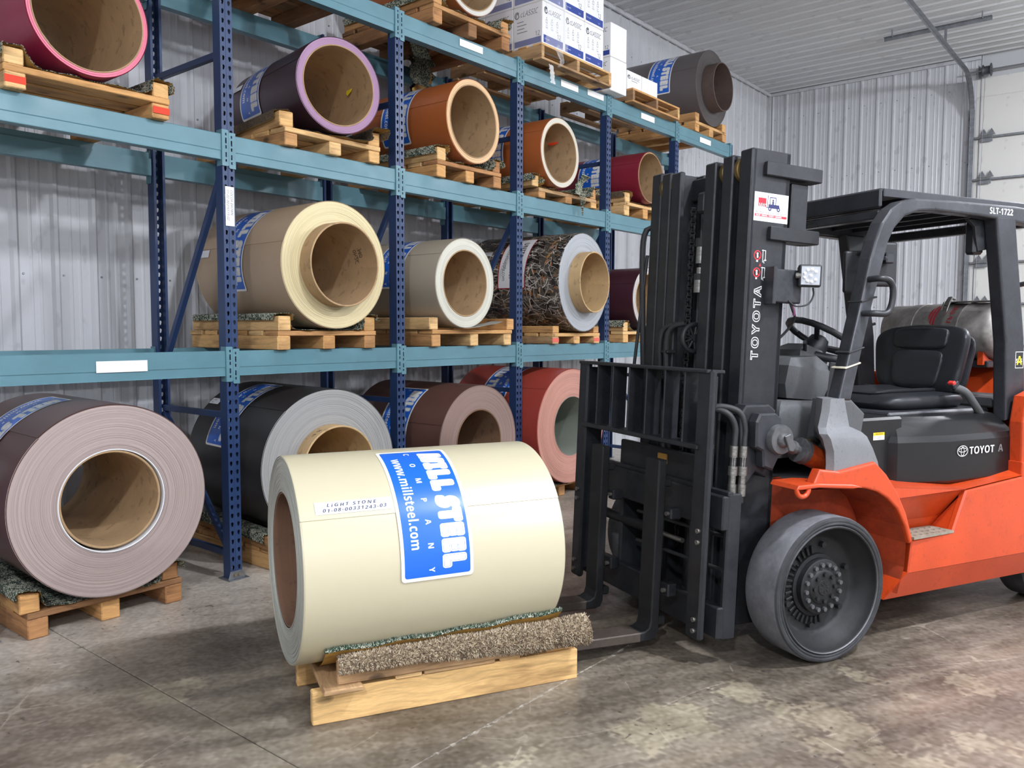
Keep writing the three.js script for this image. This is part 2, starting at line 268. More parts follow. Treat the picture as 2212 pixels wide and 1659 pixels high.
{ // concrete floor: slabs parted by saw joints; 6.4 m of map, one lap starting at x = -2, z = -1.15
  const w = structure('floor');
  const S = 6.4, n = 2048;
  const cleanA = [196, 188, 176], cleanB = [160, 151, 140], dirtA = [138, 129, 114], dirtB = [92, 85, 75];
  const PATCHES = [[0.4, 3.3, 0.34], [0.42, 3.42, 0.28], [0.42, 2.92, 0.2], [0.13, 2.82, 0.2], [-0.13, 2.81, 0.18], [0.49, 3.65, 0.4], [1.03, 3.63, 0.35], [0.92, 3.21, 0.16], [-1.0, 1.13, 0.16], [-0.55, 2.55, 0.2], [-1.5, 1.6, 0.25]];
  const jointZ = (2.295 + 1.15) / S;
  const map = dataTex(n, n, (u, v) => {
    const z = v * S - 1.15, A = 2 * u + v, B = 2 * v - u; // A runs along the truck lane, B across it
    const a = fbm(N1, u * 12, v * 12, 4, 12, 12), b = fbm(N2, A * 5, B * 34, 4, 5, 34), c = fbm(N3, u * 40, v * 40, 3, 40, 40), f = N2(u * 420, v * 420, 420, 420), w = fbm(N3, u * 5, v * 3, 3, 5, 3);
    let q = sstep(-0.3, 0.3, z - 0.7 - 0.7 * (w - 0.5) - 0.6 * (b - 0.5));
    if (z > 5) q *= 1 - sstep(5, 5.25, z);
    let col = mixc(mixc(cleanA, cleanB, clamp((a - 0.5) * 2 + 0.5)), mixc(dirtA, dirtB, clamp((b - 0.5) * 1.7 + (a - 0.5) * 2.2 + 0.52)), q);
    const x = u * S - 2; let near = 0; for (const [px, pz, pr] of PATCHES) near = Math.max(near, 1 - Math.hypot(x - px, z - pz) / pr);
    const wn = sstep(0.5, 0.62, fbm(N1, u * 34, v * 34, 5, 34, 34) + 0.12 * (f - 0.5) + 0.3 * (near - 0.45)) * sstep(0, 0.35, near) * (0.5 + 0.5 * c); // pale rubbed patches of old coating
    col = mixc(col, [190, 180, 150], 0.52 * wn);
    col = mixc(col, [112, 84, 74], 0.16 * sstep(0.55, 0.75, fbm(N3, u * 4 + 1, v * 4 + 2, 2, 4, 4)) * q);
    col = mixc(col, [76, 68, 62], 0.3 * sstep(0.6, 0.8, fbm(N1, A * 6, B * 60, 3, 6, 60)) * (0.25 + 0.75 * q));
    const sp = N3(u * 260, v * 260, 260, 260); if (sp > 0.93 && a > 0.5) col = mixc(col, [60, 55, 52], 0.5);
    const scr = sstep(0.93, 0.97, N2(A * 14, B * 230, 14, 230)) * (c > 0.54 ? 1 : 0); col = mixc(col, [190, 182, 168], 0.35 * scr);
    const ar = Math.abs(Math.sin(u * 37.7 + 2.2 * Math.sin(v * 12.566) ) * 0.5 + Math.sin(v * 50.27 + 1.7 * Math.sin(u * 18.85)) * 0.5); if (ar < 0.006 && c > 0.52) col = mixc(col, [184, 176, 160], 0.4); // long curved scrapes
    const L = (c - 0.5) * 30 + (f - 0.5) * 30; col = [col[0] + L, col[1] + L, col[2] + L];
    const dj = (v - jointZ) * S + 0.01 * (N1(u * 50, 3, 50, 8) - 0.5), ad = Math.abs(dj); // chipped saw joint, part filled
    if (ad < 0.04) { const wd = 0.003 + 0.02 * Math.max(0, N2(u * 160, 7, 160, 16) + 0.5 * N1(u * 420, 5, 420, 16) - 0.85); if (ad < wd) col = mixc(col, N3(u * 500, v * 500, 500, 500) > 0.4 ? [186, 180, 170] : [110, 103, 96], 0.65); else if (ad < 0.003) col = mixc(col, [84, 78, 72], 0.6); }
    return col;
  });
  const bump = dataTex(1024, 1024, (u, v) => 128 + 80 * (fbm(N1, u * 60, v * 60, 4, 60, 60) - 0.5) + 60 * (fbm(N3, u * 256, v * 256, 2, 256, 256) - 0.5), 1, 1, false);
  const rough = dataTex(512, 512, (u, v) => 150 + 130 * (fbm(N2, (2 * u + v) * 5, (2 * v - u) * 30, 4, 5, 30) - 0.5), 1, 1, false);
  const mat = std({ map, bumpMap: bump, bumpScale: 0.0022, roughnessMap: rough, roughness: 0.68 });
  const xs = [LEFTX - 0.2, -1.03, 4.2, ENDX + 0.2], zs = [WALLZ - 0.2, 2.295, FRONTZ + 0.2], gap = 0.0025;
  for (let i = 0; i < 3; i++) for (let j = 0; j < 2; j++) {
    const x0 = xs[i] + gap, x1 = xs[i + 1] - gap, z0 = zs[j] + (j ? 0 : 0) , z1 = zs[j + 1];
    const g = plain(cbox(x1 - x0, 0.12, z1 - z0, 0.003)); g.translate((x0 + x1) / 2, -0.06, (z0 + z1) / 2);
    const p = g.attributes.position, uv = g.attributes.uv; for (let k = 0; k < p.count; k++) uv.setXY(k, (p.getX(k) + 2) / S, (p.getZ(k) + 1.15) / S);
    part(w, 'slab', g, mat);
  }
  put(part(w, 'ground_bed', cbox(ENDX - LEFTX + 0.6, 0.1, FRONTZ - WALLZ + 0.6, 0), std({ color: 0x5a544c, roughness: 1 })), (ENDX + LEFTX) / 2, -0.14, (FRONTZ + WALLZ) / 2);
}
{ // overhead door in the end wall
  const d = structure('door_1'), doorMat = std({ color: 0xe2e1dc, map: T.sheet, roughness: 0.5 }), x = ENDX + 0.02;
  const top = 4.66, h = 0.57, zc = (DOORZ0 + DOORZ1) / 2, wid = DOORZ1 - DOORZ0 + 0.1;
  for (let k = 0; k < 9; k++) {
    const y1 = top - k * h, y0 = Math.max(0.01, y1 - h + 0.008); if (y1 < 0.05) break;
    put(part(d, 'section', cbox(0.045, y1 - y0, wid, 0.006), doorMat), x, (y0 + y1) / 2, zc);
    if (k > 0) put(part(d, 'strut', cbox(0.05, 0.028, wid, 0.004), M.galv), x - 0.045, y1 + 0.012, zc);
    for (const z of [DOORZ0 + 0.1, DOORZ0 + 1.4, DOORZ0 + 2.7]) { // hinge plates with their pointed ears
      const hg = merge([at(cbox(0.008, 0.05, 0.15, 0.002), 0, -0.035, 0), at(slab([[-0.05, 0], [0.05, 0], [0.0, 0.09]], -0.004, 0.004, 0.001), 0, 0.03, -0.035, 0, PI / 2, 0), at(slab([[-0.05, 0], [0.05, 0], [0.0, 0.09]], -0.004, 0.004, 0.001), 0, 0.03, 0.06, 0, PI / 2, 0), rod([-0.02, 0, -0.07], [-0.02, 0, 0.07], 0.009)]);
      if (k > 0 && k < 6) put(part(d, 'hinge', hg, M.galv), x - 0.06, y1 + 0.01, z);
    }
  }
  put(part(d, 'top_section', cbox(0.045, 0.26, wid, 0.006), doorMat), x, 4.79, zc);
  // vertical track, bend and level track
  const pts = []; for (let y = 0; y <= 4.2; y += 0.6) pts.push([ENDX - 0.09, y, 1.79]);
  for (let a = 0; a <= 90; a += 15) pts.push([ENDX - 0.09 - 0.55 * (1 - Math.cos(a * D2R)), 4.36 + 0.55 * Math.sin(a * D2R), 1.79]);
  const lvl = []; for (let xx = ENDX - 0.64; xx > 4.6; xx -= 0.8) lvl.push([xx, 4.91 + (ENDX - 0.64 - xx) * 0.012, 1.79]);
  const path = pts.concat(lvl.slice(1));
  const strip = (off, wd, name) => { const L = []; for (let i = 0; i < path.length - 1; i++) L.push(bar(path[i].map((q, k) => k === 2 ? q + off : q), path[i + 1].map((q, k) => k === 2 ? q + off : q), wd, 0.004, 0)); part(d, name, merge(L), M.galv); };
  strip(0, 0.05, 'track');
  { const L = []; for (let i = 0; i < path.length - 1; i++) L.push(bar(path[i].map((q, k) => k === 2 ? q - 0.025 : q), path[i + 1].map((q, k) => k === 2 ? q - 0.025 : q), 0.004, 0.05, 0)); part(d, 'track_flange', merge(L), M.galv); }
  put(part(d, 'track_angle', cbox(0.09, 4.5, 0.004, 0), M.galv), ENDX - 0.05, 2.25, 1.745);
  put(part(d, 'track_angle', cbox(0.004, 4.5, 0.06, 0), M.galv), ENDX - 0.026, 2.25, 1.775);
  part(d, 'jamb_bracket', merge([0.7, 1.4, 2.2, 3.0, 3.8, 4.3].map(y => at(cbox(0.07, 0.09, 0.05, 0.003), ENDX - 0.05, y, 1.77))), M.galv);
  part(d, 'horizontal_brace', slab([[ENDX - 0.02, 4.2], [ENDX - 0.06, 4.9], [ENDX - 0.5, 4.9], [ENDX - 0.2, 4.6]], 1.755, 1.76, 0.001), M.galv);
  const spring = rod([ENDX - 0.13, 4.98, 1.7], [ENDX - 0.13, 4.98, 5.9], 0.0125); part(d, 'torsion_shaft', spring, M.galv);
  for (const z of [1.95, 3.05]) { const g = new THREE.LatheGeometry([[0.02, -0.05], [0.075, -0.05], [0.075, -0.04], [0.055, -0.035], [0.055, 0.04], [0.085, 0.045], [0.085, 0.055], [0.02, 0.055]].map(p => new THREE.Vector2(...p)), 24); put(part(d, 'cable_drum', g, std({ color: 0x55585c, roughness: 0.5, metalness: 0.6 })), ENDX - 0.13, 4.98, z, PI / 2, 0, 0); put(part(d, 'bearing_plate', cbox(0.13, 0.16, 0.006, 0.002), M.galv), ENDX - 0.07, 4.98, z - 0.1); }
  part(d, 'lift_cable', rod([ENDX - 0.13, 4.94, 1.93], [ENDX - 0.1, 0.2, 1.9], 0.003, 6), M.galv);
}
{ // perforated strut hung under the ceiling and the hanger that carries the door track
  const t = thing('ceiling_strut', 'slotted steel strut hung under the white ceiling across the door track', 'strut', [8.6, 5.12, 1.68]);
  part(t, 'channel', merge([at(cbox(0.004, 0.045, 1.2, 0), 0.02, 0, 0), at(cbox(0.045, 0.004, 1.2, 0), 0, 0.022, 0)]), M.galv);
  part(t, 'hanger', bar([0, 0, 0.11], [0, -0.185, 0.11], 0.03, 0.004, 0), M.galv);
  for (const z of [-0.5, 0.5]) put(part(t, 'ceiling_bolt', cyl(0.008, 0.008, 0.1, 8), M.bolt), 0, 0.06, z);
}
// ---------------------------------------------------------------- lamps
{
  const housing = std({ color: 0x3a3d40, roughness: 0.5, metalness: 0.3 });
  const over = ['over the aisle before the plum coil', 'over the aisle beyond the forklift mast', 'over the aisle at the near rack end', 'far across the hall from the plum coil', 'far across the hall from the overhead door', 'far across the hall from the near rack end'];
  for (const [i, [x, z, k]] of HIGH_BAYS.entries()) {
    const t = thing('high_bay_lamp', 'round LED high bay lamp hung ' + over[i], 'lamp', [x, 4.86, z], 0, 'high bay lamps under the ceiling');
    part(t, 'housing', new THREE.LatheGeometry([[0, 0.14], [0.09, 0.14], [0.1, 0.06], [0.19, 0.03], [0.2, 0.005], [0.185, 0.004]].map(p => new THREE.Vector2(...p)), 32), housing);
    const face = part(t, 'lens', new THREE.CircleGeometry(0.183, 32), std({ color: 0xffffff, emissive: 0xffffff, emissiveIntensity: 6 })); put(face, 0, 0.004, 0, PI / 2, 0, 0); face.castShadow = false;
    put(part(t, 'stem', cyl(0.008, 0.008, 0.24, 8), housing), 0, 0.25, 0);
    const L = new THREE.RectAreaLight(0xf4f7ff, BAY_NITS * k, 0.32, 0.32); L.position.set(x, 4.855, z); L.rotation.x = -PI / 2; scene.add(L);
    const S = new THREE.PointLight(0xf4f7ff, UPLIGHT_CANDELA * k, 0, 2); S.position.set(x, 4.7, z); S.castShadow = true; S.shadow.radius = 6; scene.add(S);  // extra all-round light added to each lamp to brighten the ceiling
    put(part(t, 'refractor', new THREE.CylinderGeometry(0.2, 0.27, 0.2, 32, 1, true), phy({ color: 0xffffff, transmission: 1, thickness: 0, roughness: 0.25 }), 'added clear ribbed refractor'), 0, -0.1, 0);  // unseen part, added to go with the extra uplight
  }
}
// ---------------------------------------------------------------- pallet rack
const BAYW = 1.3107, YA = 1.3292, YB = 2.5457, YC = 3.5995, BH = 0.143, RD = 0.85, PW = 0.076;
const LEVELS = [YA, YB, YC];
function postGeo(h) { // front plate with two columns of teardrop holes, two sides
  const s = new THREE.Shape(); s.moveTo(-PW / 2, 0); s.lineTo(PW / 2, 0); s.lineTo(PW / 2, h); s.lineTo(-PW / 2, h); s.closePath();
  for (let y = 0.07; y < h - 0.04; y += 0.0508) for (const c of [-0.02, 0.02]) {
    const p = new THREE.Path(), r = 0.0088, q = 0.0048, n = 7, P = [];
    for (let i = 0; i <= n; i++) { const a = -20 * D2R + (220 * D2R) * i / n; P.push([c + r * Math.cos(a), y + r * Math.sin(a) + 0.004]); }
    P.push([c - q, y - 0.012], [c, y - 0.0155], [c + q, y - 0.012]);
    P.reverse(); p.setFromPoints(P.map(a => new THREE.Vector2(...a))); s.holes.push(p);
  }
  const plate = metric(new THREE.ExtrudeGeometry(s, { depth: 0.0025, bevelEnabled: false })); plate.translate(0, 0, -0.0025);
  const side = (x) => at(cbox(0.0025, h, 0.072, 0.0008), x, h / 2, -0.0375);
  const lip = (x) => at(cbox(0.016, h, 0.0025, 0.0008), x, h / 2, -0.0735);
  const ridge = at(cbox(0.009, h, 0.004, 0.0015), 0, h / 2, 0.0005);
  return merge([plate, side(-PW / 2 + 0.00125), side(PW / 2 - 0.00125), lip(-PW / 2 + 0.009), lip(PW / 2 - 0.009), ridge]);
}
const POST = postGeo(3.612), POST_TALL = postGeo(4.9);
const footGeo = merge([at(cbox(0.13, 0.006, 0.12, 0.001), 0, 0.003, -0.025), at(slab([[-0.055, 0], [0.055, 0], [0.04, 0.045], [-0.04, 0.045]], 0, 0.004, 0.001), 0, 0.004, 0.002)]);
const FRAME_WORDS = ['tall blue rack upright frame wearing the handwritten white tag', 'blue rack upright frame between the tan coil and the taupe coil', 'blue rack upright frame between the taupe coil and the camouflage coil', 'blue rack upright frame between the camouflage coil and the dark plum coil', 'blue rack upright frame under the empty pallet on the top beam', 'blue rack upright frame closing the end of the rack near the end wall', 'tall blue rack upright frame beyond the crimson coil at the near rack end'];
[0, 1, 2, 3, 4, 5, -1].forEach((k, i) => {
  const tall = k <= 0, t = thing('rack_upright', FRAME_WORDS[i], 'rack upright', [k * BAYW, 0, 0], 0, 'upright frames of the pallet rack');
  const a = part(t, 'post', tall ? POST_TALL : POST, M.navy), b = part(t, 'post', tall ? POST_TALL : POST, M.navy); b.position.z = -RD; b.rotation.y = PI;
  for (const [z, ry] of [[0, 0], [-RD, PI]]) { const f = part(t, 'base_plate', footGeo, M.galv); f.position.z = z; f.rotation.y = ry; for (const bx of [-0.014, 0.014]) put(part(f, 'bolt', cyl(0.0075, 0.0075, 0.012, 6), std({ color: 0x8c7a55, roughness: 0.6, metalness: 0.4 })), bx, 0.026, 0.009, PI / 2, 0, 0); }
  const br = (y0, z0, y1, z1) => part(t, 'brace', bar([0, y0, z0], [0, y1, z1], 0.032, 0.036), M.navy);
  br(0.14, -0.07, 0.14, -0.78); br(0.955, -0.07, 0.955, -0.78); br(3.0, -0.07, 3.0, -0.78); br(0.16, -0.07, 0.93, -0.78); br(2.34, -0.07, 1.2, -0.78); if (tall) br(4.4, -0.07, 4.4, -0.78);
});
// step beams with hooked end connectors
const beamProf = [[0, 0], [0.062, 0], [0.062, BH - 0.042], [0.036, BH - 0.042], [0.036, BH], [0.004, BH], [0, BH - 0.004], [0, 0.052], [0.003, 0.047], [0.003, 0.004]];
const beamGeo = (() => { const s = new THREE.Shape(beamProf.map(p => new THREE.Vector2(p[0], p[1]))); const g = new THREE.ExtrudeGeometry(s, { depth: BAYW - PW - 0.011, bevelEnabled: false }); g.rotateY(PI / 2); g.translate(-(BAYW - PW - 0.011) / 2, 0, 0); return metric(g); })();
// x along the beam, front face towards +z at z = 0, body behind
const connGeo = (() => { const s = new THREE.Shape(); const w = 0.0425, h = 0.2; s.moveTo(0.0006, 0.006); s.lineTo(0.006, 0); s.lineTo(w, 0); s.lineTo(w, h); s.lineTo(0.006, h); s.lineTo(0.0006, h - 0.006); s.closePath();
  for (const [y, hh] of [[0.03, 0.007], [0.062, 0.014], [0.105, 0.009], [0.14, 0.016], [0.175, 0.007]]) { const p = new THREE.Path(); p.moveTo(0.013, y - hh); p.lineTo(0.013, y + hh); p.lineTo(0.022, y + hh); p.lineTo(0.022, y - hh); p.closePath(); s.holes.push(p); }
  const g = metric(new THREE.ExtrudeGeometry(s, { depth: 0.004, bevelEnabled: false })); const back = at(cbox(0.0035, 0.2, 0.055, 0.001), 0.0408, 0.1, -0.024); return merge([g, back]); })();
const connGeoM = mirrorX(connGeo);
const paperMat = [std({ color: 0xf4f4f2, roughness: 0.75 }), std({ map: canvasTex(256, 64, (c, w, h) => { c.fillStyle = '#f1f1ee'; c.fillRect(0, 0, w, h); c.strokeStyle = '#8a8a90'; c.lineWidth = 2; for (let i = 0; i < 3; i++) { c.beginPath(); c.moveTo(30 + i * 22, 22 + i * 10); for (let x = 30 + i * 22; x < 215; x += 9) c.lineTo(x, 22 + i * 10 + ((x * 7) % 5) - 2); c.stroke(); } }), roughness: 0.75 })];
const LEVEL_WORDS = ['lower', 'middle', 'top'];
const BEAM_ON = { '0,0': 'above the dark brown floor coil', '1,0': 'carrying the crimson coil', '0,1': 'carrying the tan coil', '1,1': 'carrying the plum coil with the yellow tag', '2,1': 'above the plum coil with the yellow tag', '0,2': 'carrying the taupe coil', '1,2': 'carrying the copper coil with the peach rim', '2,2': 'carrying the copper coil ring beside the carton stack', '0,3': 'carrying the camouflage coil', '1,3': 'carrying the copper coil with the red tag', '2,3': 'below the wrapped carton stack', '0,4': 'carrying the dark plum coil behind the mast', '1,4': 'carrying the burgundy coil', '2,4': 'below the empty pallet and white cartons', '2,5': 'below the charcoal coil at the rack end' , '2,0': 'above the crimson coil', '0,5': 'behind the forklift mast', '1,5': 'behind the forklift mast' };
function beam(level, bay, rear) { // bay k spans frame k-1 .. k
  const t = thing('rack_beam', `${rear ? 'rear' : 'front'} teal ${LEVEL_WORDS[level]} rack beam ${BEAM_ON[level + ',' + bay]}`, 'rack beam', [(bay - 0.5) * BAYW, LEVELS[level] - BH, rear ? -RD : 0], rear ? PI : 0, 'teal beams of the pallet rack');
  part(t, 'beam_body', beamGeo, M.teal);
  for (const s of [-1, 1]) { const c = part(t, 'connector', s < 0 ? connGeo : connGeoM, M.teal); c.position.set(s * (BAYW / 2), -0.045 + (s < 0 ? 0 : 0.012), 0.0034); }
  return t;
}
const beams = {};
for (let lv = 0; lv < 3; lv++) for (let b = 0; b <= 5; b++) for (const r of [0, 1]) { if (b === 5 && lv < 2) continue; beams[[lv, b, r]] = beam(lv, b, r); }
function beamTag(lv, bay, x, w, h, m = 0, y = 0.075) { put(part(beams[[lv, bay, 0]], 'paper_tag', cbox(w, h, 0.0012, 0), paperMat[m], 'white paper tag stuck on the beam'), x - (bay - 0.5) * BAYW, y, 0.0045); }
beamTag(0, 0, -0.633, 0.264, 0.058); beamTag(2, 2, 2.035, 0.256, 0.05, 0, 0.1); beamTag(2, 3, 3.297, 0.256, 0.055, 0, 0.095); beamTag(2, 3, 3.7, 0.26, 0.05, 1, 0.105); beamTag(2, 4, 4.627, 0.26, 0.055, 0, 0.085); beamTag(2, 5, 5.88, 0.265, 0.055, 0, 0.075);
{ // handwritten tag on the tall frame
  const f = scene.children.find(o => o.name === 'rack_upright');
  const m = std({ roughness: 0.7, map: canvasTex(512, 128, (c, w, h) => { c.fillStyle = '#f3f3f1'; c.fillRect(0, 0, w, h); c.fillStyle = '#2a2c35'; c.font = 'italic 46px sans-serif'; c.fillText('COCOA BROWN', 40, 52); c.fillText('01-02-00316515-02', 40, 106); }) });
  const g = new THREE.PlaneGeometry(0.22, 0.056); g.rotateZ(-PI / 2); put(part(f, 'paper_tag', g, m, 'white handwritten tag reading cocoa brown'), 0.002, 2.147, 0.0036);
}
// ---------------------------------------------------------------- steel coils
// coil axis is local z, front face at z = 0, body behind; origin on the ground line under the front face; angles from +x towards +y
function coilWrap(ro, L, tail, step = 0.003, dir = 1) { // spiral outer wrap with a step at the tail
  const n = 120, P = [], N = [], U = [], I = [], d = 0.004;
  for (let i = 0; i <= n; i++) {
    const a = tail * D2R + dir * 2 * PI * i / n, r = ro - step + step * i / n, c = Math.cos(a), s = Math.sin(a);
    for (const [z, rr, nz] of [[0, r - d, 0.7], [-d, r, 0], [-L + d, r, 0], [-L, r - d, -0.7]]) { const k = Math.sqrt(1 - nz * nz); P.push(rr * c, rr * s, z); N.push(c * k, s * k, nz); U.push(a * ro, z); }
  }
  for (let i = 0; i < n; i++) for (let j = 0; j < 3; j++) { const a = i * 4 + j, b = a + 1, c = a + 4, e = c + 1; I.push(a, b, e, a, e, c); }
  const g = new THREE.BufferGeometry(); g.setAttribute('position', new THREE.Float32BufferAttribute(P, 3)); g.setAttribute('normal', new THREE.Float32BufferAttribute(N, 3)); g.setAttribute('uv', new THREE.Float32BufferAttribute(U, 2)); g.setIndex(I);
  const t = tail * D2R, c = Math.cos(t), s = Math.sin(t), r0 = ro - step;
  const edge = polys([[V(ro * c, ro * s, 0), V(ro * c, ro * s, -L), V(r0 * c, r0 * s, -L), V(r0 * c, r0 * s, 0)]]);
  return merge([flipIfInward(g), edge]);
}
function flipIfInward(g) { // make triangle winding agree with the stored normals
  const q = plain(g), p = q.attributes.position, n = q.attributes.normal, a = V(), b = V(), c = V(), m = V();
  for (let i = 0; i < p.count; i += 3) {
    a.fromBufferAttribute(p, i); b.fromBufferAttribute(p, i + 1); c.fromBufferAttribute(p, i + 2); m.fromBufferAttribute(n, i);
    if (b.clone().sub(a).cross(c.clone().sub(a)).dot(m) < 0) for (const k of ['position', 'normal', 'uv']) { const at_ = q.attributes[k], w = at_.itemSize, A = at_.array; for (let e = 0; e < w; e++) { const t = A[(i + 1) * w + e]; A[(i + 1) * w + e] = A[(i + 2) * w + e]; A[(i + 2) * w + e] = t; } }
  }
  return q;
}
function coilFace(ri, ro, seed, amp = 0.0011) { // edge of the wound strip: laps a little proud or shy of each other
  const r = rng(seed), n = Math.max(5, Math.round((ro - ri) / 0.0045)), pts = [];
  let z = 0; for (let i = 0; i <= n; i++) { const rr = ri + (ro - ri) * i / n; const zn = -0.002 + (r() - 0.5) * amp * 2 * (i === n ? 0.2 : 1); if (i > 0) pts.push([rr, z]); z = zn; if (i < n) pts.push([rr, z]); }
  const seg = 96, P = [], N = [], U = [], I = [];
  pts.forEach(([rr, zz], j) => { for (let i = 0; i <= seg; i++) { const a = 2 * PI * i / seg; P.push(rr * Math.cos(a), rr * Math.sin(a), zz); N.push(0, 0, 1); U.push(i / seg * 3, rr / 0.34); } });
  for (let j = 0; j < pts.length - 1; j++) for (let i = 0; i < seg; i++) { const a = j * (seg + 1) + i, b = a + 1, c = a + seg + 1, e = c + 1; I.push(a, c, e, a, e, b); }
  const g = new THREE.BufferGeometry(); g.setAttribute('position', new THREE.Float32BufferAttribute(P, 3)); g.setAttribute('uv', new THREE.Float32BufferAttribute(U, 2)); g.setIndex(I); const q = g.toNonIndexed(); q.computeVertexNormals(); return q;
}
function coreTube(ri, ro, z0, z1) { // cardboard or sheet tube from z0 (front) to z1 (back)
  const e = Math.min(0.003, (ro - ri) * 0.3), prof = [[ri, z1], [ri, z0 - e], [ri + e, z0], [ro - e, z0], [ro, z0 - e], [ro, z1], [ri, z1]];
  const seg = 80, P = [], U = [], I = []; let l = 0;
  prof.forEach(([rr, zz], j) => { if (j) l += Math.hypot(rr - prof[j - 1][0], zz - prof[j - 1][1]); for (let i = 0; i <= seg; i++) { const a = 2 * PI * i / seg; P.push(rr * Math.cos(a), rr * Math.sin(a), zz); U.push(a * ro, l); } });
  for (let j = 0; j < prof.length - 1; j++) for (let i = 0; i < seg; i++) { const a = j * (seg + 1) + i, b = a + 1, c = a + seg + 1, d = c + 1; I.push(a, b, d, a, d, c); }
  const g = new THREE.BufferGeometry(); g.setAttribute('position', new THREE.Float32BufferAttribute(P, 3)); g.setAttribute('uv', new THREE.Float32BufferAttribute(U, 2)); g.setIndex(I); g.computeVertexNormals(); return toCreasedNormals(g, 0.6);
}
// patch on the cylinder: u from angle a0 to a1, v from z0 to z1, rounded corners by the map
function wrapPatch(r, a0, a1, z0, z1) {
  const n = 32, P = [], N = [], U = [], I = [];
  for (let i = 0; i <= n; i++) { const a = (a0 + (a1 - a0) * i / n) * D2R; for (const v of [0, 1]) { P.push(r * Math.cos(a), r * Math.sin(a), z0 + (z1 - z0) * v); N.push(Math.cos(a), Math.sin(a), 0); U.push(i / n, v); } }
  for (let i = 0; i < n; i++) I.push(2 * i, 2 * i + 2, 2 * i + 3, 2 * i, 2 * i + 3, 2 * i + 1);
  const g = new THREE.BufferGeometry(); g.setAttribute('position', new THREE.Float32BufferAttribute(P, 3)); g.setAttribute('normal', new THREE.Float32BufferAttribute(N, 3)); g.setAttribute('uv', new THREE.Float32BufferAttribute(U, 2)); g.setIndex(I); return flipIfInward(g);
}
function roundRect(c, x, y, w, h, r) { c.beginPath(); c.moveTo(x + r, y); c.arcTo(x + w, y, x + w, y + h, r); c.arcTo(x + w, y + h, x, y + h, r); c.arcTo(x, y + h, x, y, r); c.arcTo(x, y, x + w, y, r); c.closePath(); }
const stickerTex = canvasTex(1280, 600, (c, w, h) => { // blue maker's label
  c.clearRect(0, 0, w, h); roundRect(c, 1, 1, w - 2, h - 2, 34); c.fillStyle = '#f6f5ef'; c.fill(); roundRect(c, 28, 28, w - 56, h - 56, 22); c.fillStyle = '#1667d6'; c.fill();
  c.font = 'bold 190px sans-serif'; c.lineJoin = 'round';
  const word = 'MILL STEEL', wd = [...word].map(q => q === ' ' ? 46 : c.measureText(q).width + 30), tot = wd.reduce((p, q) => p + q, 0), sc = 1130 / tot;
  const each = (f) => { let x = 82; [...word].forEach((q, i) => { if (q !== ' ') { c.save(); c.translate(x, 236); c.transform(sc, 0, q === 'M' || q === 'S' ? -0.1 : 0, 1.12, 0, 0); f(q); c.restore(); } x += wd[i] * sc; }); };
  each(q => { c.lineWidth = 46; c.strokeStyle = '#f6f5ef'; c.strokeText(q, 0, 0); }); each(q => { c.lineWidth = 24; c.strokeStyle = '#3c62a4'; c.strokeText(q, 0, 0); }); each(q => { c.lineWidth = 19; c.strokeStyle = '#f6f5ef'; c.strokeText(q, 0, 0); c.fillStyle = '#f6f5ef'; c.fillText(q, 0, 0); });
  c.fillStyle = '#f6f5ef'; c.font = 'bold 66px sans-serif'; c.textAlign = 'center'; 'COMPANY'.split('').forEach((s, i) => c.fillText(s, 84 + i * 186, 374));
  c.font = 'bold 112px sans-serif'; c.fillText('www.millsteel.com', 600, 510, 880);
});
const stickerMat = phy({ map: stickerTex, transparent: true, roughness: 0.32, clearcoat: 0.3 });
const camoSticker = phy({ transparent: true, roughness: 0.35, map: canvasTex(1024, 512, (c, w, h) => {
  roundRect(c, 1, 1, w - 2, h - 2, 14); c.fillStyle = '#a02430'; c.fill(); roundRect(c, 16, 16, w - 32, h - 32, 10); c.fillStyle = '#e9e9ea'; c.fill();
  c.fillStyle = '#1d1d20'; c.font = 'bold 120px sans-serif'; c.fillText('UNITED', 120, 190, 640); c.font = 'bold 76px sans-serif'; c.fillText('STEEL', 330, 300); c.fillStyle = '#a02430'; c.fillText('SUPPLY', 590, 300); c.fillStyle = '#1d1d20'; c.font = '86px sans-serif'; c.fillText('unitedsteelsupply.com', 90, 430, 800); }) });
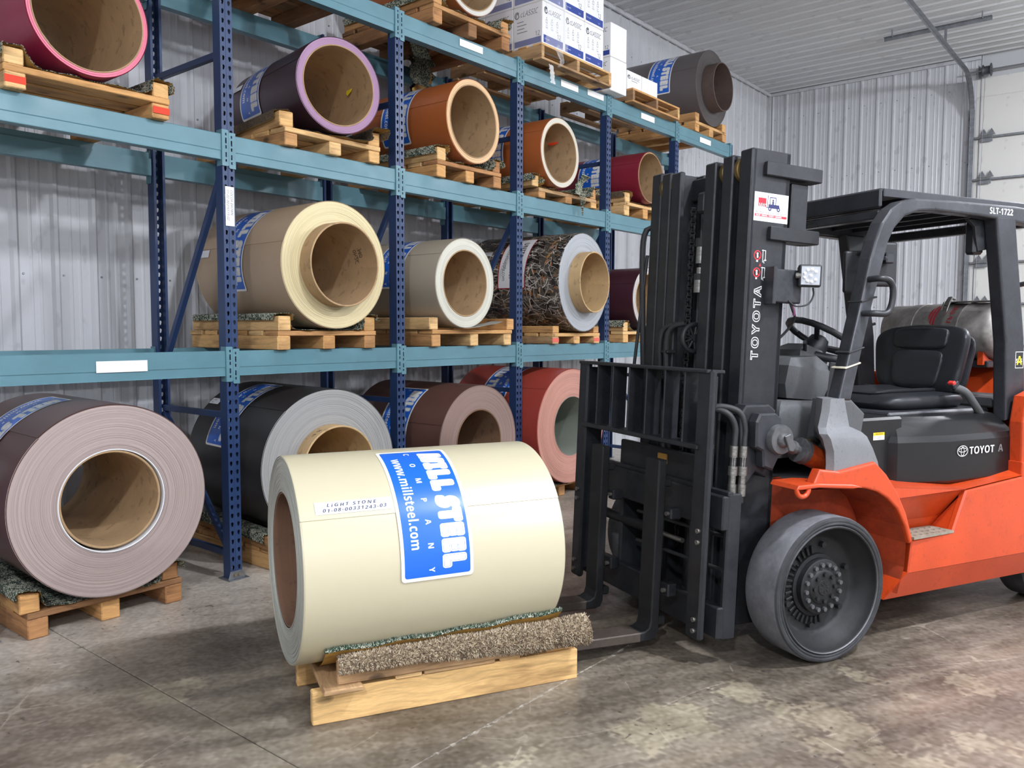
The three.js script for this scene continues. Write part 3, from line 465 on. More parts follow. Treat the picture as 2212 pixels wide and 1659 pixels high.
const camoTex = canvasTex(1024, 1024, (c, w, h) => { // printed woodland pattern: bark, twigs, dead leaves
  const r = rng(77); c.fillStyle = '#4b453d'; c.fillRect(0, 0, w, h);
  const loop = (f) => { for (const dx of [0, -w, w]) for (const dy of [0, -h, h]) { c.save(); c.translate(dx, dy); f(); c.restore(); } };
  for (let i = 0; i < 150; i++) { const x = r() * w, y = r() * h, s = 20 + r() * 70, g = 16 + r() * 26, a = r() * 3; c.fillStyle = `rgb(${g},${g * 0.95 | 0},${g * 0.9 | 0})`; loop(() => { c.beginPath(); c.ellipse(x, y, s, s * 0.4, a, 0, 6.28); c.fill(); }); }
  for (let i = 0; i < 240; i++) { const x = r() * w, y = r() * h, L = 60 + r() * 160, a = 1.2 + r() * 0.9, g = 84 + r() * 70, b1 = r() * 90 - 45; c.strokeStyle = `rgb(${g},${g * 0.93 | 0},${g * 0.86 | 0})`; c.lineWidth = 4 + r() * 12; loop(() => { c.beginPath(); c.moveTo(x, y); c.quadraticCurveTo(x + b1, y + L / 2, x + Math.cos(a) * L, y + L); c.stroke(); }); }
  for (let i = 0; i < 150; i++) { const x = r() * w, y = r() * h, s = 24 + r() * 40, a = r() * 6.28, q = r(); c.fillStyle = q < 0.4 ? '#8a5630' : q < 0.65 ? '#6a5238' : q < 0.85 ? '#a07a48' : '#4a4634'; loop(() => { c.save(); c.translate(x, y); c.rotate(a); c.beginPath(); for (let k = 0; k < 5; k++) { c.rotate(1.256); c.moveTo(0, 0); c.quadraticCurveTo(s * 0.4, -s * 0.4, s, 0); c.quadraticCurveTo(s * 0.4, s * 0.4, 0, 0); } c.fill(); c.restore(); }); }
  for (let i = 0; i < 380; i++) { const x = r() * w, y = r() * h, L = 30 + r() * 110, a = r() * 6.28, g = 150 + r() * 80, b = r() * 50 - 25; c.strokeStyle = `rgb(${g},${g * 0.96 | 0},${g * 0.9 | 0})`; c.lineWidth = 2 + r() * 7; loop(() => { c.beginPath(); c.moveTo(x, y); c.quadraticCurveTo(x + Math.cos(a) * L / 2 + b, y + Math.sin(a) * L / 2 - b, x + Math.cos(a) * L, y + Math.sin(a) * L); c.stroke(); }); }
}); camoTex.wrapS = camoTex.wrapT = THREE.RepeatWrapping; camoTex.repeat.set(1 / 0.85, 1 / 0.85);
function noteMat(lines, col = '#22274a', bg = '#eceef2', size = 78) { return std({ roughness: 0.65, map: canvasTex(1024, 220, (c, w, h) => { c.fillStyle = bg; c.fillRect(0, 0, w, h); c.fillStyle = col; c.font = `bold italic ${size}px sans-serif`; lines.forEach((s, i) => { c.save(); c.translate(150 - 60 * i, 94 + i * 92); c.rotate(-0.012); const k = Math.min(16, (860 - 0 - c.measureText(s).width) / Math.max(1, s.length)); let x = 0; for (const ch of s) { c.fillText(ch, x, (x * 7) % 9 - 4); x += c.measureText(ch).width + k; } c.restore(); }); }) }); }
const rgb = (r, g, b) => new THREE.Color(`rgb(${r},${g},${b})`);
function makeCoil(o) {
  const t = thing('steel_coil', o.label, 'steel coil', o.pos, o.turn, 'steel coils in the rack');
  if (o.nogroup) delete t.userData.group;
  const L = o.L || 1.0, ro = o.ro, ri = o.ri || 0.256, cy = ro; // local centre height
  const steel = phy({ color: rgb(...o.body), roughness: o.rough || 0.42, clearcoat: o.coat || 0.15, clearcoatRoughness: 0.3, ...(o.camo ? { map: camoTex } : {}) });
  const edge = std({ color: rgb(...o.face), map: T.rings, roughness: 0.5, metalness: 0.15 });
  const w = part(t, 'outer_wrap', coilWrap(ro, L, o.tail, 0.003, o.dir || 1), steel); w.position.y = cy;
  const f = part(t, 'coil_face', coilFace(ri, ro - 0.002, o.seed || 5, o.amp), edge); f.position.set(0, cy, -0.001);
  const b = part(t, 'coil_face', coilFace(ri, ro - 0.002, (o.seed || 5) + 50, o.amp), edge); b.position.set(0, cy, -L + 0.001); b.rotation.y = PI;
  const p = o.prot || 0.0, cm = o.coreMat || M.card, core = part(t, 'core_tube', coreTube(ri - (o.coreT || 0.012) - (o.slack || 0), ri - 0.0005 - (o.slack || 0), p, -L - (o.protBack || 0)), cm); core.position.set(-(o.slack || 0) * 0.55, cy + (o.slack || 0) * 0.5, 0);
  if (o.sticker) { const [a0, a1, z0, z1] = o.sticker; const s = part(t, 'label_sticker', wrapPatch(ro + 0.0016, a0, a1, z0, z1), o.camo ? camoSticker : stickerMat, o.camo ? 'white printed label with dark red border' : 'blue printed label with white lettering'); s.position.y = cy; }
  if (o.note) { const [a0, a1, z0, z1] = o.note; const g = notePatch(ro + 0.0016, a0, a1, z0, z1); const s = part(t, 'handwritten_tag', g, o.noteMat || noteMat(['Lot 7', '0-7-00412']), 'white handwritten tag'); s.position.y = cy; }
  return t;
}
// tag whose writing runs along the axis: u along z from z0 to z1, v from angle a0 (bottom) to a1 (top)
function notePatch(r, a0, a1, z0, z1) {
  const n = 8, P = [], N = [], U = [], I = [];
  for (let i = 0; i <= n; i++) { const a = (a0 + (a1 - a0) * i / n) * D2R; for (const u of [0, 1]) { P.push(r * Math.cos(a), r * Math.sin(a), z0 + (z1 - z0) * u); N.push(Math.cos(a), Math.sin(a), 0); U.push(u, i / n); } }
  for (let i = 0; i < n; i++) I.push(2 * i, 2 * i + 1, 2 * i + 3, 2 * i, 2 * i + 3, 2 * i + 2);
  const g = new THREE.BufferGeometry(); g.setAttribute('position', new THREE.Float32BufferAttribute(P, 3)); g.setAttribute('normal', new THREE.Float32BufferAttribute(N, 3)); g.setAttribute('uv', new THREE.Float32BufferAttribute(U, 2)); g.setIndex(I); return flipIfInward(g);
}
const coilAt = (X, Y, z, ro, yaw) => ({ pos: [X, Y - ro, z], turn: -yaw * D2R, ro });
const brownCore = std({ color: 0x8a6b52, map: T.card, roughness: 0.9 });
const paleCore = std({ color: 0xd9b98a, map: T.card, roughness: 0.7 });
const COILS = [
  { ...coilAt(-0.786, 0.614, 0.2, 0.474, 3.1), label: 'dark brown steel coil on the floor pallet below the tagged lower beam', body: [84, 52, 46], face: [205, 186, 180], tail: 134, sticker: [94, 166, -0.69, -0.4], seed: 3, L: 1.0, slack: 0.014, prot: -0.006, amp: 0.0015 },
  { ...coilAt(0.58, 0.612, 0.15, 0.475, 6), label: 'black steel coil with grey face and protruding core on the floor', body: [44, 41, 41], face: [188, 188, 186], tail: 131, sticker: [97, 168, -0.75, -0.46], prot: 0.1, seed: 9, coreMat: paleCore, note: [128, 134, -0.98, -0.85] },
  { ...coilAt(2.023, 0.597, 0.1, 0.44, 0), label: 'medium brown steel coil on the floor beside the barn red coil', body: [98, 68, 60], face: [176, 148, 138], tail: 158, sticker: [115, 193, -0.65, -0.35], seed: 13, coreMat: brownCore, note: [154, 160, -0.95, -0.8] },
  { ...coilAt(3.167, 0.625, 0.15, 0.495, 0), label: 'barn red steel coil with pink face and no cardboard core', body: [168, 66, 54], face: [238, 176, 158], tail: 137, sticker: [158, 88, -0.4, -0.69], seed: 17, coreMat: std({ color: 0x9aa094, roughness: 0.45, metalness: 0.2 }), coreT: 0.003, note: [138, 145, -0.96, -0.74], noteMat: noteMat(['BARN RED', '01-01-0088']) },
  { ...coilAt(0.671, 1.852, 0.1, 0.396, 2.0), label: 'tan steel coil with cream face and long cardboard core', body: [182, 158, 130], face: [246, 230, 182], tail: 162, sticker: [112, 204, -0.71, -0.42], prot: 0.102, ri: 0.26, seed: 21, note: [163, 170, -0.99, -0.84], noteMat: noteMat(['TAN', '02-11']) },
  { ...coilAt(1.869, 1.793, 0.1, 0.330, -1.5), label: 'taupe grey steel coil with off-white face on the lower beam', body: [170, 160, 142], face: [238, 236, 220], tail: 142, sticker: [88, 187, -0.62, -0.34], seed: 25, ri: 0.246, coreT: 0.01 },
  { ...coilAt(3.405, 1.867, 0.1, 0.431, -4.5), label: 'woodland camouflage steel coil with grey face and pale core', body: [255, 255, 255], face: [200, 205, 210], tail: 144, sticker: [118, 188, -0.63, -0.34], camo: true, prot: 0.111, ri: 0.266, seed: 29, coreMat: paleCore, coreT: 0.014, note: [140, 146, -0.99, -0.75], noteMat: noteMat(['', '']) },
  { ...coilAt(4.6, 1.76, 0.06, 0.31, 0), label: 'dark plum steel coil on the lower beam behind the mast', body: [70, 34, 46], face: [232, 226, 222], tail: 152, seed: 33, ri: 0.25 },
  { ...coilAt(-0.787, 2.952, 0.1, 0.289, 0), label: 'crimson steel coil with pink rim at the near rack end', body: [150, 26, 62], face: [244, 128, 154], tail: 40, seed: 37, ri: 0.264, coreT: 0.007 },
  { ...coilAt(0.715, 2.958, 0.1, 0.292, 10.2), label: 'dark plum steel coil with mauve rim and yellow tag', body: [58, 34, 44], face: [176, 136, 170], tail: 157, sticker: [86, 203, -0.83, -0.53], seed: 41, ri: 0.246, coreT: 0.008, note: [150, 158, -1.0, -0.86], noteMat: noteMat(['PLUM', '']) },
  { ...coilAt(1.959, 2.978, 0.1, 0.303, -1.5), label: 'copper orange steel coil with a wide peach rim', body: [170, 92, 44], face: [246, 204, 154], tail: 162, sticker: [98, 211, -0.67, -0.38], seed: 45, ri: 0.262, coreT: 0.008, amp: 0.001 },
  { ...coilAt(3.039, 2.928, 0.1, 0.288, -1.9), label: 'copper orange steel coil with cream rim and red tag', body: [170, 92, 44], face: [246, 240, 222], tail: 150, sticker: [88, 203, -0.66, -0.385], seed: 49, ri: 0.245, coreT: 0.008, amp: 0.001 },
  { ...coilAt(4.545, 2.935, 0.1, 0.25, 0), label: 'burgundy steel coil with thin tan rim behind the mast top', body: [136, 32, 52], face: [206, 160, 120], tail: 152, sticker: [88, 206, -0.7, -0.42], seed: 53, ri: 0.238, coreT: 0.006 },
  { ...coilAt(6.039, 4.135, 0.0, 0.412, -0.9), label: 'charcoal steel coil with dark protruding core on the top beam', body: [98, 92, 92], face: [96, 90, 88], tail: 159, sticker: [106, 191, -0.6, -0.31], prot: 0.131, ri: 0.26, seed: 57, coreMat: std({ color: 0x6a5a55, map: T.card, roughness: 0.7 }), coreT: 0.01 },
  { ...coilAt(1.95, 4.05, 0.09, 0.31, 0), label: 'copper steel coil with white rim on the top beam beside cartons', body: [170, 96, 52], face: [240, 236, 226], tail: 162, seed: 61, ri: 0.272, coreT: 0.008 },
];
const coilObjs = COILS.map(makeCoil);
{ // yellow and red warning tags stuck inside two cores
  const y = std({ color: 0xe8d21e, roughness: 0.6 }), r = std({ color: 0xe0401c, roughness: 0.6 });
  const scrap = (pts, m, parent, rr, a, z, cy) => { const g = slab(pts, 0, 0.0012, 0); const q = part(parent, 'paper_tag', g, m, 'small coloured paper tag'); q.position.set(rr * Math.cos(a), cy + rr * Math.sin(a), z); q.rotation.set(0, -PI / 2, 0); q.rotateX(-(a)); };
  scrap([[-0.03, -0.02], [0.0, -0.04], [0.035, -0.015], [0.04, 0.02], [-0.005, 0.04], [-0.035, 0.03]], y, coilObjs[9], 0.236, 18 * D2R, -0.28, 0.292);
  scrap([[-0.05, -0.02], [0.0, -0.035], [0.05, -0.02], [0.045, 0.02], [-0.01, 0.03], [-0.05, 0.015]], r, coilObjs[11], 0.235, 38 * D2R, -0.2, 0.288);
}
{ // loose ends and marks on single coils
  const ink = (txt, w = 256, h = 128, sz = 84) => std({ transparent: true, roughness: 0.8, map: canvasTex(w, h, (c) => { c.clearRect(0, 0, w, h); c.fillStyle = '#2a2420'; c.font = `italic ${sz}px sans-serif`; txt.forEach((q, i) => c.fillText(q, 8, sz + i * (sz + 6))); }) });
  const inner = (r, a0, a1, z0, z1) => { const g = wrapPatch(r, a0, a1, z0, z1); return g; };
  part(coilObjs[4], 'pen_marks', inner(0.2465, 30, 2, -0.02, -0.13), ink(['0h2C', 'J40'], 256, 200, 86), 'pen writing inside the core').position.y = 0.396;
  part(coilObjs[1], 'stamped_mark', wrapPatch(0.2558, 132, 108, 0.03, 0.075), ink(['4 8'], 160, 100, 80), 'stamped mark on the core').position.y = 0.475;
  // sheet tongue sticking out below the taupe coil
  const t = part(coilObjs[5], 'loose_sheet', ribbon([[0.0, -0.004], [0.12, 0.006], [0.24, 0.022], [0.34, 0.034], [0.42, 0.05]], 0.04, -0.1, 0.0015, 3, 0.006, 0.0), std({ color: 0xa7a59a, roughness: 0.45 }), 'grey sheet metal tongue'); t.position.set(-0.02, 0.003, 0);
  // pale sleeve round the core of the dark brown coil
  part(coilObjs[0], 'core_sleeve', coreTube(0.2485, 0.2555, -0.002, -0.5), std({ color: 0xe6e6e8, roughness: 0.6 }), 'white sleeve round the core').position.y = 0.474;
}
// ---------------------------------------------------------------- timber pallets and carpet pads
const pick = (A, r) => A[Math.floor(r() * A.length)];
// origin at the pallet's front edge centre, on what carries it; x across, z towards the front
function makePallet(o) {
  const r = rng(o.seed), W = o.w || 0.76, D = o.d || 1.0, B = o.board || 0.03, H = o.top - B, S = o.sw || 0.092;
  o.pos = [o.pos[0], o.pos[1] + 0.0008, o.pos[2]];
  const t = thing('timber_pallet', o.label, 'pallet', o.pos, o.turn || 0, 'timber pallets under the coils');
  const set = o.woods || M.woods;
  const v = () => 1 + Math.floor(r() * 6);
  for (const k of o.noMid ? [-1, 1] : [-1, 0, 1]) {
    const m = part(t, 'stringer', cbox(S, H, D - 0.01 - 0.01 * Math.floor(r() * 2), 0.005, v()), pick(set, r)); put(m, k * (W / 2 - S / 2), H / 2, -D / 2 + 0.004 * (r() - 0.5), 0, (r() - 0.5) * 0.012, 0);
    if (o.stripe && k) put(part(m, 'paint_stripe', cbox(S * 0.98, 0.034, 0.0015, 0), std({ color: o.stripe, roughness: 0.8 }), 'red paint stripe'), 0, 0.002, D / 2 - 0.005);
  }
  const n = o.n || 6, bw = (D - 0.02 * (n - 1)) / n;
  for (let i = 0; i < n; i++) put(part(t, 'deck_board', cbox(W + 0.01 * (r() - 0.5), B, bw - 0.012 * r(), 0.004, v()), pick(set, r)), 0.006 * (r() - 0.5), H + B / 2, -bw / 2 - i * (bw + 0.02) + 0.006 * (r() - 0.5), 0, (r() - 0.5) * 0.01, 0);
  const ch = o.chock === undefined ? 0.088 : o.chock;
  if (ch) for (const s of [-1, 1]) { if (o.only && s !== o.only) continue; const L = D * (o.cl || 0.97); put(part(t, 'chock', cbox(o.cw || 0.088, ch, L, 0.005, v()), pick(set, r)), (o.cs || 0) + s * (W / 2 - (o.cw || 0.088) / 2 - (s < 0 && o.insetL !== undefined ? o.insetL : o.inset || 0)), H + B + ch / 2 + 0.001, -L / 2 - 0.008 * r() - (s > 0 ? 0.01 : 0), 0, (o.ct || 0) + (r() - 0.5) * 0.008, 0); }
  return t;
}
// carpet laid over both chocks and under the coil; deck height dy, pallet width W
function carpetPad(o) {
  const t = thing('carpet_pad', o.label, 'carpet', [o.pos[0] + 0.5 * Math.sin(o.turn || 0) + (o.cs || 0), o.pos[1] + 0.0015, o.pos[2]], o.turn || 0, 'carpet scraps padding the pallets');
  const W = o.w || 0.76, h = o.chock || 0.09, y = 0, e = W / 2 + 0.011, c = 0.093;
  const L = [];
  if (o.left !== 0) L.push([-e - 0.004, h - (o.drop ?? 0.05)], [-e, h], [-e + 0.02, h + 0.009], [-e + c - 0.004, h + 0.009], [-e + c + 0.016, h * 0.72], [-e + c + 0.03, h * 0.2], [-e + c + 0.07, 0.004]); else L.push([-e + c + 0.02, 0.003]);
  L.push([0, 0.0015]);
  if (o.right !== 0) L.push([e - c - 0.07, 0.004], [e - c - 0.03, h * 0.22], [e - c - 0.016, h * 0.74], [e - c + 0.004, h + 0.009], [e - 0.02, h + 0.009], [e, h], [e + 0.004, h - (o.drop ?? 0.05)]); else L.push([e - c - 0.03, 0.003]);
  part(t, 'pile', ribbon(L.map(p => [p[0], p[1] + 0.0022]), 0.012, -(o.d || 0.95), 0.0035, o.seed, o.edge || 0.014), o.mat || M.greenCarpet);
  const b = part(t, 'backing', ribbon(L.map(p => [p[0], p[1]]), 0.01, -(o.d || 0.95) + 0.004, 0.002, o.seed, o.edge || 0.014), M.backing, 'tan carpet backing');
  return t;
}
const P_ = (x0, x1, y, z) => ({ pos: [(x0 + x1) / 2, y, z], w: x1 - x0 });
const greyCarpet = std({ map: T.beigeCarpet, color: 0xb9b4aa, bumpMap: T.carpetBump, bumpScale: 0.006, roughness: 1 });
const oldW = M.woodOld, mixW = [...M.woods, M.woodOld[2]];
makePallet({ ...P_(-1.165, -0.4, 0, 0.125), seed: 1, ct: -0.05, top: 0.1265, d: 1.05, label: 'worn timber pallet on the floor under the dark brown coil', woods: M.woodDark.concat(M.woods.slice(2, 4)), inset: -0.005 });
makePallet({ ...P_(0.22, 0.98, 0, 0.06), seed: 2, ct: -0.1, cs: 0.02, top: 0.1245, label: 'timber pallet on the floor under the black coil', woods: M.woods.slice(1, 4) });
makePallet({ ...P_(1.62, 2.4, 0, 0.03), seed: 3, top: 0.1300, label: 'timber pallet on the floor under the medium brown coil', woods: M.woods.slice(1, 4) });
makePallet({ ...P_(2.8, 3.55, 0, 0.05), seed: 4, top: 0.1175, label: 'timber pallet on the floor under the barn red coil', woods: M.woods.slice(1, 4) });
makePallet({ ...P_(0.285, 1.05, YA, 0.045), seed: 5, top: 0.1140, label: 'timber pallet on the lower beam under the tan coil', woods: M.woods, n: 6 });
makePallet({ ...P_(1.58, 2.48, YA, 0.045), seed: 6, inset: -0.03, top: 0.1210, label: 'timber pallet on the lower beam under the taupe coil', woods: M.woods });
makePallet({ ...P_(3.03, 3.76, YA, 0.04), seed: 7, top: 0.0940, label: 'timber pallet with red painted stringer ends under the camouflage coil', woods: M.woods.concat(M.woodOld[2]), stripe: 0xe06a5c, chock: 0.06 });
makePallet({ ...P_(4.2, 4.97, YA, 0.02), seed: 8, top: 0.1080, label: 'timber pallet on the lower beam under the dark plum coil', woods: M.woods });
makePallet({ ...P_(-1.155, -0.37, YB, 0.06), seed: 9, noMid: true, top: 0.1050, label: 'timber pallet with red striped stringer ends under the crimson coil', woods: M.woods.slice(0, 3), stripe: 0xd8452c, chock: 0.075 });
makePallet({ ...P_(0.35, 1.095, YB, 0.05), seed: 10, ct: -0.165, cs: 0.065, inset: -0.012, top: 0.1080, label: 'timber pallet on the middle beam under the plum coil', woods: M.woods });
makePallet({ ...P_(1.635, 2.34, YB, 0.045), seed: 11, top: 0.1170, label: 'timber pallet on the middle beam under the peach-rimmed copper coil', woods: M.woodDark.concat(M.woods.slice(2)) });
makePallet({ ...P_(2.84, 3.7, YB, 0.03), seed: 12, insetL: -0.095, top: 0.0820, label: 'timber pallet on the middle beam under the cream-rimmed copper coil', woods: mixW });
makePallet({ ...P_(4.19, 4.95, YB, 0.03), seed: 13, top: 0.1265, label: 'timber pallet on the middle beam under the burgundy coil', woods: mixW });
makePallet({ ...P_(5.62, 6.38, YC, 0.02), seed: 14, top: 0.1110, label: 'timber pallet on the top beam under the charcoal coil', woods: M.woods.slice(1, 4) });
makePallet({ ...P_(1.575, 2.41, YC, 0.07), seed: 15, top: 0.1280, label: 'timber pallet on the top beam beside the wrapped carton stack', woods: M.woodDark.concat([M.woods[2], M.woods[3]]) });
makePallet({ ...P_(0.3, 1.06, YC, 0.02), seed: 16, top: 0.1200, label: 'dark timber pallet on the top beam above the yellow tag', woods: M.woodDark.concat([M.woodOld[1]]) });
// carpet pads
const CD = (y, k) => y + k;
carpetPad({ pos: [-0.782, 0.1265, 0.115], w: 0.765, turn: -0.05, seed: 1, label: 'dirty green carpet under the dark brown coil', d: 1.0, mat: M.greenCarpet, drop: 0.03 });
carpetPad({ pos: [0.6, CD(0, 0.1245), 0.05], w: 0.76, turn: -0.1, cs: 0.02, seed: 2, label: 'green carpet under the black floor coil' });
carpetPad({ pos: [3.175, CD(0, 0.1175), 0.1], w: 0.75, seed: 4, label: 'green carpet under the barn red coil' });
carpetPad({ pos: [0.667, CD(YA, 0.114), 0.03], w: 0.765, seed: 5, label: 'green flecked carpet draped on the pallet of the tan coil', edge: 0.02, drop: 0.03 });
carpetPad({ pos: [4.585, CD(YA, 0.108), 0.01], w: 0.77, seed: 8, label: 'green flecked carpet under the dark plum coil' });
carpetPad({ pos: [-0.762, YB + 0.105, 0.05], w: 0.785, chock: 0.077, seed: 9, label: 'green flecked carpet under the crimson coil' });
carpetPad({ pos: [0.722, CD(YB, 0.108), 0.045], w: 0.769, turn: -0.165, cs: 0.065, seed: 10, label: 'grey green carpet under the plum coil', mat: greyCarpet });
carpetPad({ pos: [1.987, CD(YB, 0.117), 0.035], w: 0.705, seed: 11, label: 'green flecked carpet under the peach-rimmed copper coil', edge: 0.022 });
carpetPad({ pos: [3.222, CD(YB, 0.082), 0.03], w: 0.955, seed: 12, label: 'green flecked carpet under the cream-rimmed copper coil', edge: 0.022 });
carpetPad({ pos: [4.57, CD(YB, 0.1265), 0.02], w: 0.76, seed: 13, label: 'frayed carpet under the burgundy coil', mat: greyCarpet });
carpetPad({ pos: [1.992, CD(YC, 0.128), 0.06], w: 0.835, seed: 15, label: 'green carpet on the top pallet beside the wrapped carton stack' });
{ // frayed carpet end hanging over the beam below the cream-rimmed copper coil
  const t = thing('frayed_carpet', 'frayed green carpet end hanging over the middle beam below the red tag', 'carpet', [3.42, YB + 0.18, 0.055]);
  const g = ribbon([[0.06, 0.06], [0.03, 0.045], [-0.005, 0.01], [-0.012, -0.05], [-0.006, -0.1]], 0.1, -0.04, 0.007, 77, 0.02, 0.004); g.rotateY(-PI / 2 + 0.2); part(t, 'flap', g, M.greenCarpet);
  for (let k = 0; k < 9; k++) part(t, 'thread', tube([[-0.04 + k * 0.012, -0.06, 0.0], [-0.035 + k * 0.011, -0.12, 0.006], [-0.02 + k * 0.006, -0.18 - 0.01 * (k % 3), 0.004], [-0.01 + k * 0.003, -0.22 - 0.02 * (k % 4), 0.006]], 0.0022, 12, 4), M.greenCarpet);
}
// ---------------------------------------------------------------- coil and pallet in front of the forks
const PANG = Math.atan2(0.506, 0.971);
{ // pallet frame: x along the stringers, z towards the aisle
  const t = thing('timber_pallet', 'pine timber pallet at the fork tips under the light stone coil', 'pallet', [-0.827, 0, 1.811], -PANG, 'timber pallets under the coils');
  const sw = 0.042, L = 1.095, H = 0.127;
  [0, -0.365, -0.73].forEach((z, i) => put(part(t, 'stringer', cbox(L, H, sw, 0.004, i + 1), i ? M.woods[1] : M.woodPine), L / 2, H / 2, z - sw / 2));
  [[0.033, 0.179, 0.055, 2], [0.312, 0.416, 0.012, 0], [0.425, 0.721, 0.008, 1], [0.743, 0.832, 0.004, 0], [0.955, 1.085, -0.012, 4]].forEach(([a, b, o, w], i) => put(part(t, 'deck_board', cbox(b - a, 0.02, 0.745 + o, 0.004, i + 2), i === 0 || i === 2 ? M.woodOld[2] : M.woods[w]), (a + b) / 2, H + 0.0105, (o - 0.745) / 2 + 0.0));
  put(part(t, 'chock', cbox(0.97, 0.088, 0.032, 0.004, 3), M.woodOld[2]), 0.575, 0.192, 0.006);
  put(part(t, 'chock', cbox(0.98, 0.088, 0.05, 0.004, 4), M.woods[3]), 0.56, 0.192, -0.665);
}
{ // light stone coil
  const phi = 25.5 * D2R, L = 1.035, ro = 0.4048;
  const t = makeCoil({ pos: [-0.749, 0.155, 1.5385], turn: Math.atan2(-Math.cos(phi), -Math.sin(phi)), ro, L, label: 'light stone steel coil with blue label on the pallet at the forks', coat: 0.5, body: [204, 196, 166], face: [208, 210, 200], tail: 33, dir: -1, sticker: [82, -4, -0.35, -0.635], seed: 71, prot: -0.003, protBack: -0.003, ri: 0.262, coreT: 0.008, rough: 0.36, coreMat: std({ color: 0x8c6a55, map: T.card, roughness: 0.95, bumpMap: T.fine, bumpScale: 0.002 }), amp: 0.0022, note: [35.5, 42.5, -0.058, -0.343], noteMat: noteMat(['LiGHT STONE', '01-08-00331243-03'], '#23284f', '#e4e8f2', 80), nogroup: true });
  const red = part(t, 'paper_tag', slab([[-0.03, -0.03], [0.03, -0.025], [0.03, 0.035], [-0.03, 0.03]], 0, 0.001, 0), std({ color: 0xc2283a, roughness: 0.7 }), 'small red tag inside the core'); put(red, 0.251 * Math.cos(48 * D2R), ro + 0.251 * Math.sin(48 * D2R), -0.07, 0, -PI / 2, 0); red.rotateX(48 * D2R * -1);
}
{ // carpets on the front pallet: a curled beige one over the near chock, a green one with yellow backing under the coil
  const c = thing('beige_carpet', 'shaggy beige carpet rolled over the near chock beside the light stone coil', 'carpet', [-0.827, 0.155, 1.811], -PANG);
  const n = 40, m = 14, P = [], U = [], I = [], r = rng(5), tuft = [];
  for (let i = 0; i <= n; i++) {
    const s = i / n, x = 0.09 + 1.03 * s, low = 0.05 - 0.05 * sstep(0.2, 0.85, s), R = 0.016 + 0.044 * sstep(0.35, 1, s), bul = s > 0.86 ? 0.012 : (Math.abs(s - 0.855) < 0.02 ? -0.01 : 0);
    // over the chock: from behind, across the top, down the near side, curling under towards the far end
    const prof = [[0.0 - 0.02 * s, 0.086], [0.002 - 0.022 * s, 0.09], [0.006 - 0.018 * s, 0.096 + 0.012 * s], [0.014 - 0.006 * s, 0.1 + 0.014 * s], [0.022 + R * 0.25, 0.094 + 0.012 * s], [0.034 + R * 0.4, 0.075], [0.036 + R * 0.5, 0.055], [0.034 + R * 0.4, 0.03], [0.03, low + 0.002]];
    for (let j = 0; j <= m; j++) { const f = j / m * (prof.length - 1), k = Math.min(prof.length - 2, Math.floor(f)), q = f - k; const z = prof[k][0] + (prof[k + 1][0] - prof[k][0]) * q, y = prof[k][1] + (prof[k + 1][1] - prof[k][1]) * q; P.push(x, Math.max(low, 0.004, y + bul * 0.6 + 0.003 * Math.sin(s * 23 + j)), z + bul + 0.006 + 0.002 * Math.sin(s * 31 + j * 0.7)); U.push(x, f * 0.02); }
  }
  for (let i = 0; i < n; i++) for (let j = 0; j < m; j++) { const a = i * (m + 1) + j, b = a + 1, d = a + m + 1, e = d + 1; I.push(a, b, e, a, e, d); }
  const g = new THREE.BufferGeometry(); g.setAttribute('position', new THREE.Float32BufferAttribute(P, 3)); g.setAttribute('uv', new THREE.Float32BufferAttribute(U, 2)); g.setIndex(I); g.computeVertexNormals();
  const base = part(c, 'carpet_backing', g, M.beigeCarpet);
  const pile = (host, G, count, len, wid, cols, name, seed, jmin, jmax, M1) => { // short yarn tufts
    const rr = rng(seed), blade = new THREE.ConeGeometry(wid, len, 4, 1); blade.translate(0, len * 0.4, 0); const im = new THREE.InstancedMesh(blade, std({ color: 0xffffff, roughness: 1 }), count), p = G.attributes.position, nn = G.attributes.normal, q = new THREE.Quaternion(), mm = new THREE.Matrix4(), col = new THREE.Color();
    for (let k = 0; k < count; k++) { const i = rr() * n, j = jmin + rr() * (jmax - jmin), i0 = Math.min(n - 1, Math.floor(i)), j0 = Math.min(m - 1, Math.floor(j)), a = i - i0, b = j - j0; const v = V(), w = V(), t1 = V(); for (const [di, dj, f] of [[0, 0, (1 - a) * (1 - b)], [1, 0, a * (1 - b)], [0, 1, (1 - a) * b], [1, 1, a * b]]) { const id = (i0 + di) * (m + 1) + j0 + dj; v.addScaledVector(t1.fromBufferAttribute(p, id), f); w.addScaledVector(t1.fromBufferAttribute(nn, id), f); } w.normalize().add(V(rr() - 0.5, rr() - 0.5, rr() - 0.5).multiplyScalar(1.3)).normalize(); q.setFromUnitVectors(V(0, 1, 0), w); const sc = 0.7 + rr() * 0.7; im.setMatrixAt(k, mm.compose(v, q, V(sc, sc, sc))); const cc = cols[Math.floor(rr() * cols.length)]; im.setColorAt(k, col.setRGB(cc[0] / 255, cc[1] / 255, cc[2] / 255, THREE.SRGBColorSpace)); }
    im.name = name; im.userData.kind = 'stuff'; im.castShadow = true; host.add(im);
  };
  pile(c, g, 9000, 0.012, 0.0022, [[196, 180, 152], [168, 148, 122], [132, 112, 92], [212, 200, 176], [104, 88, 72]], 'carpet_pile', 91, 2, m);
  // green carpet: under the coil, up along its near side, yellow backing turned outwards
  const G = thing('green_carpet', 'green flecked carpet with yellow backing under the light stone coil', 'carpet', [-0.827, 0.149, 1.811], -PANG);
  const P2 = [], U2 = [], I2 = [];
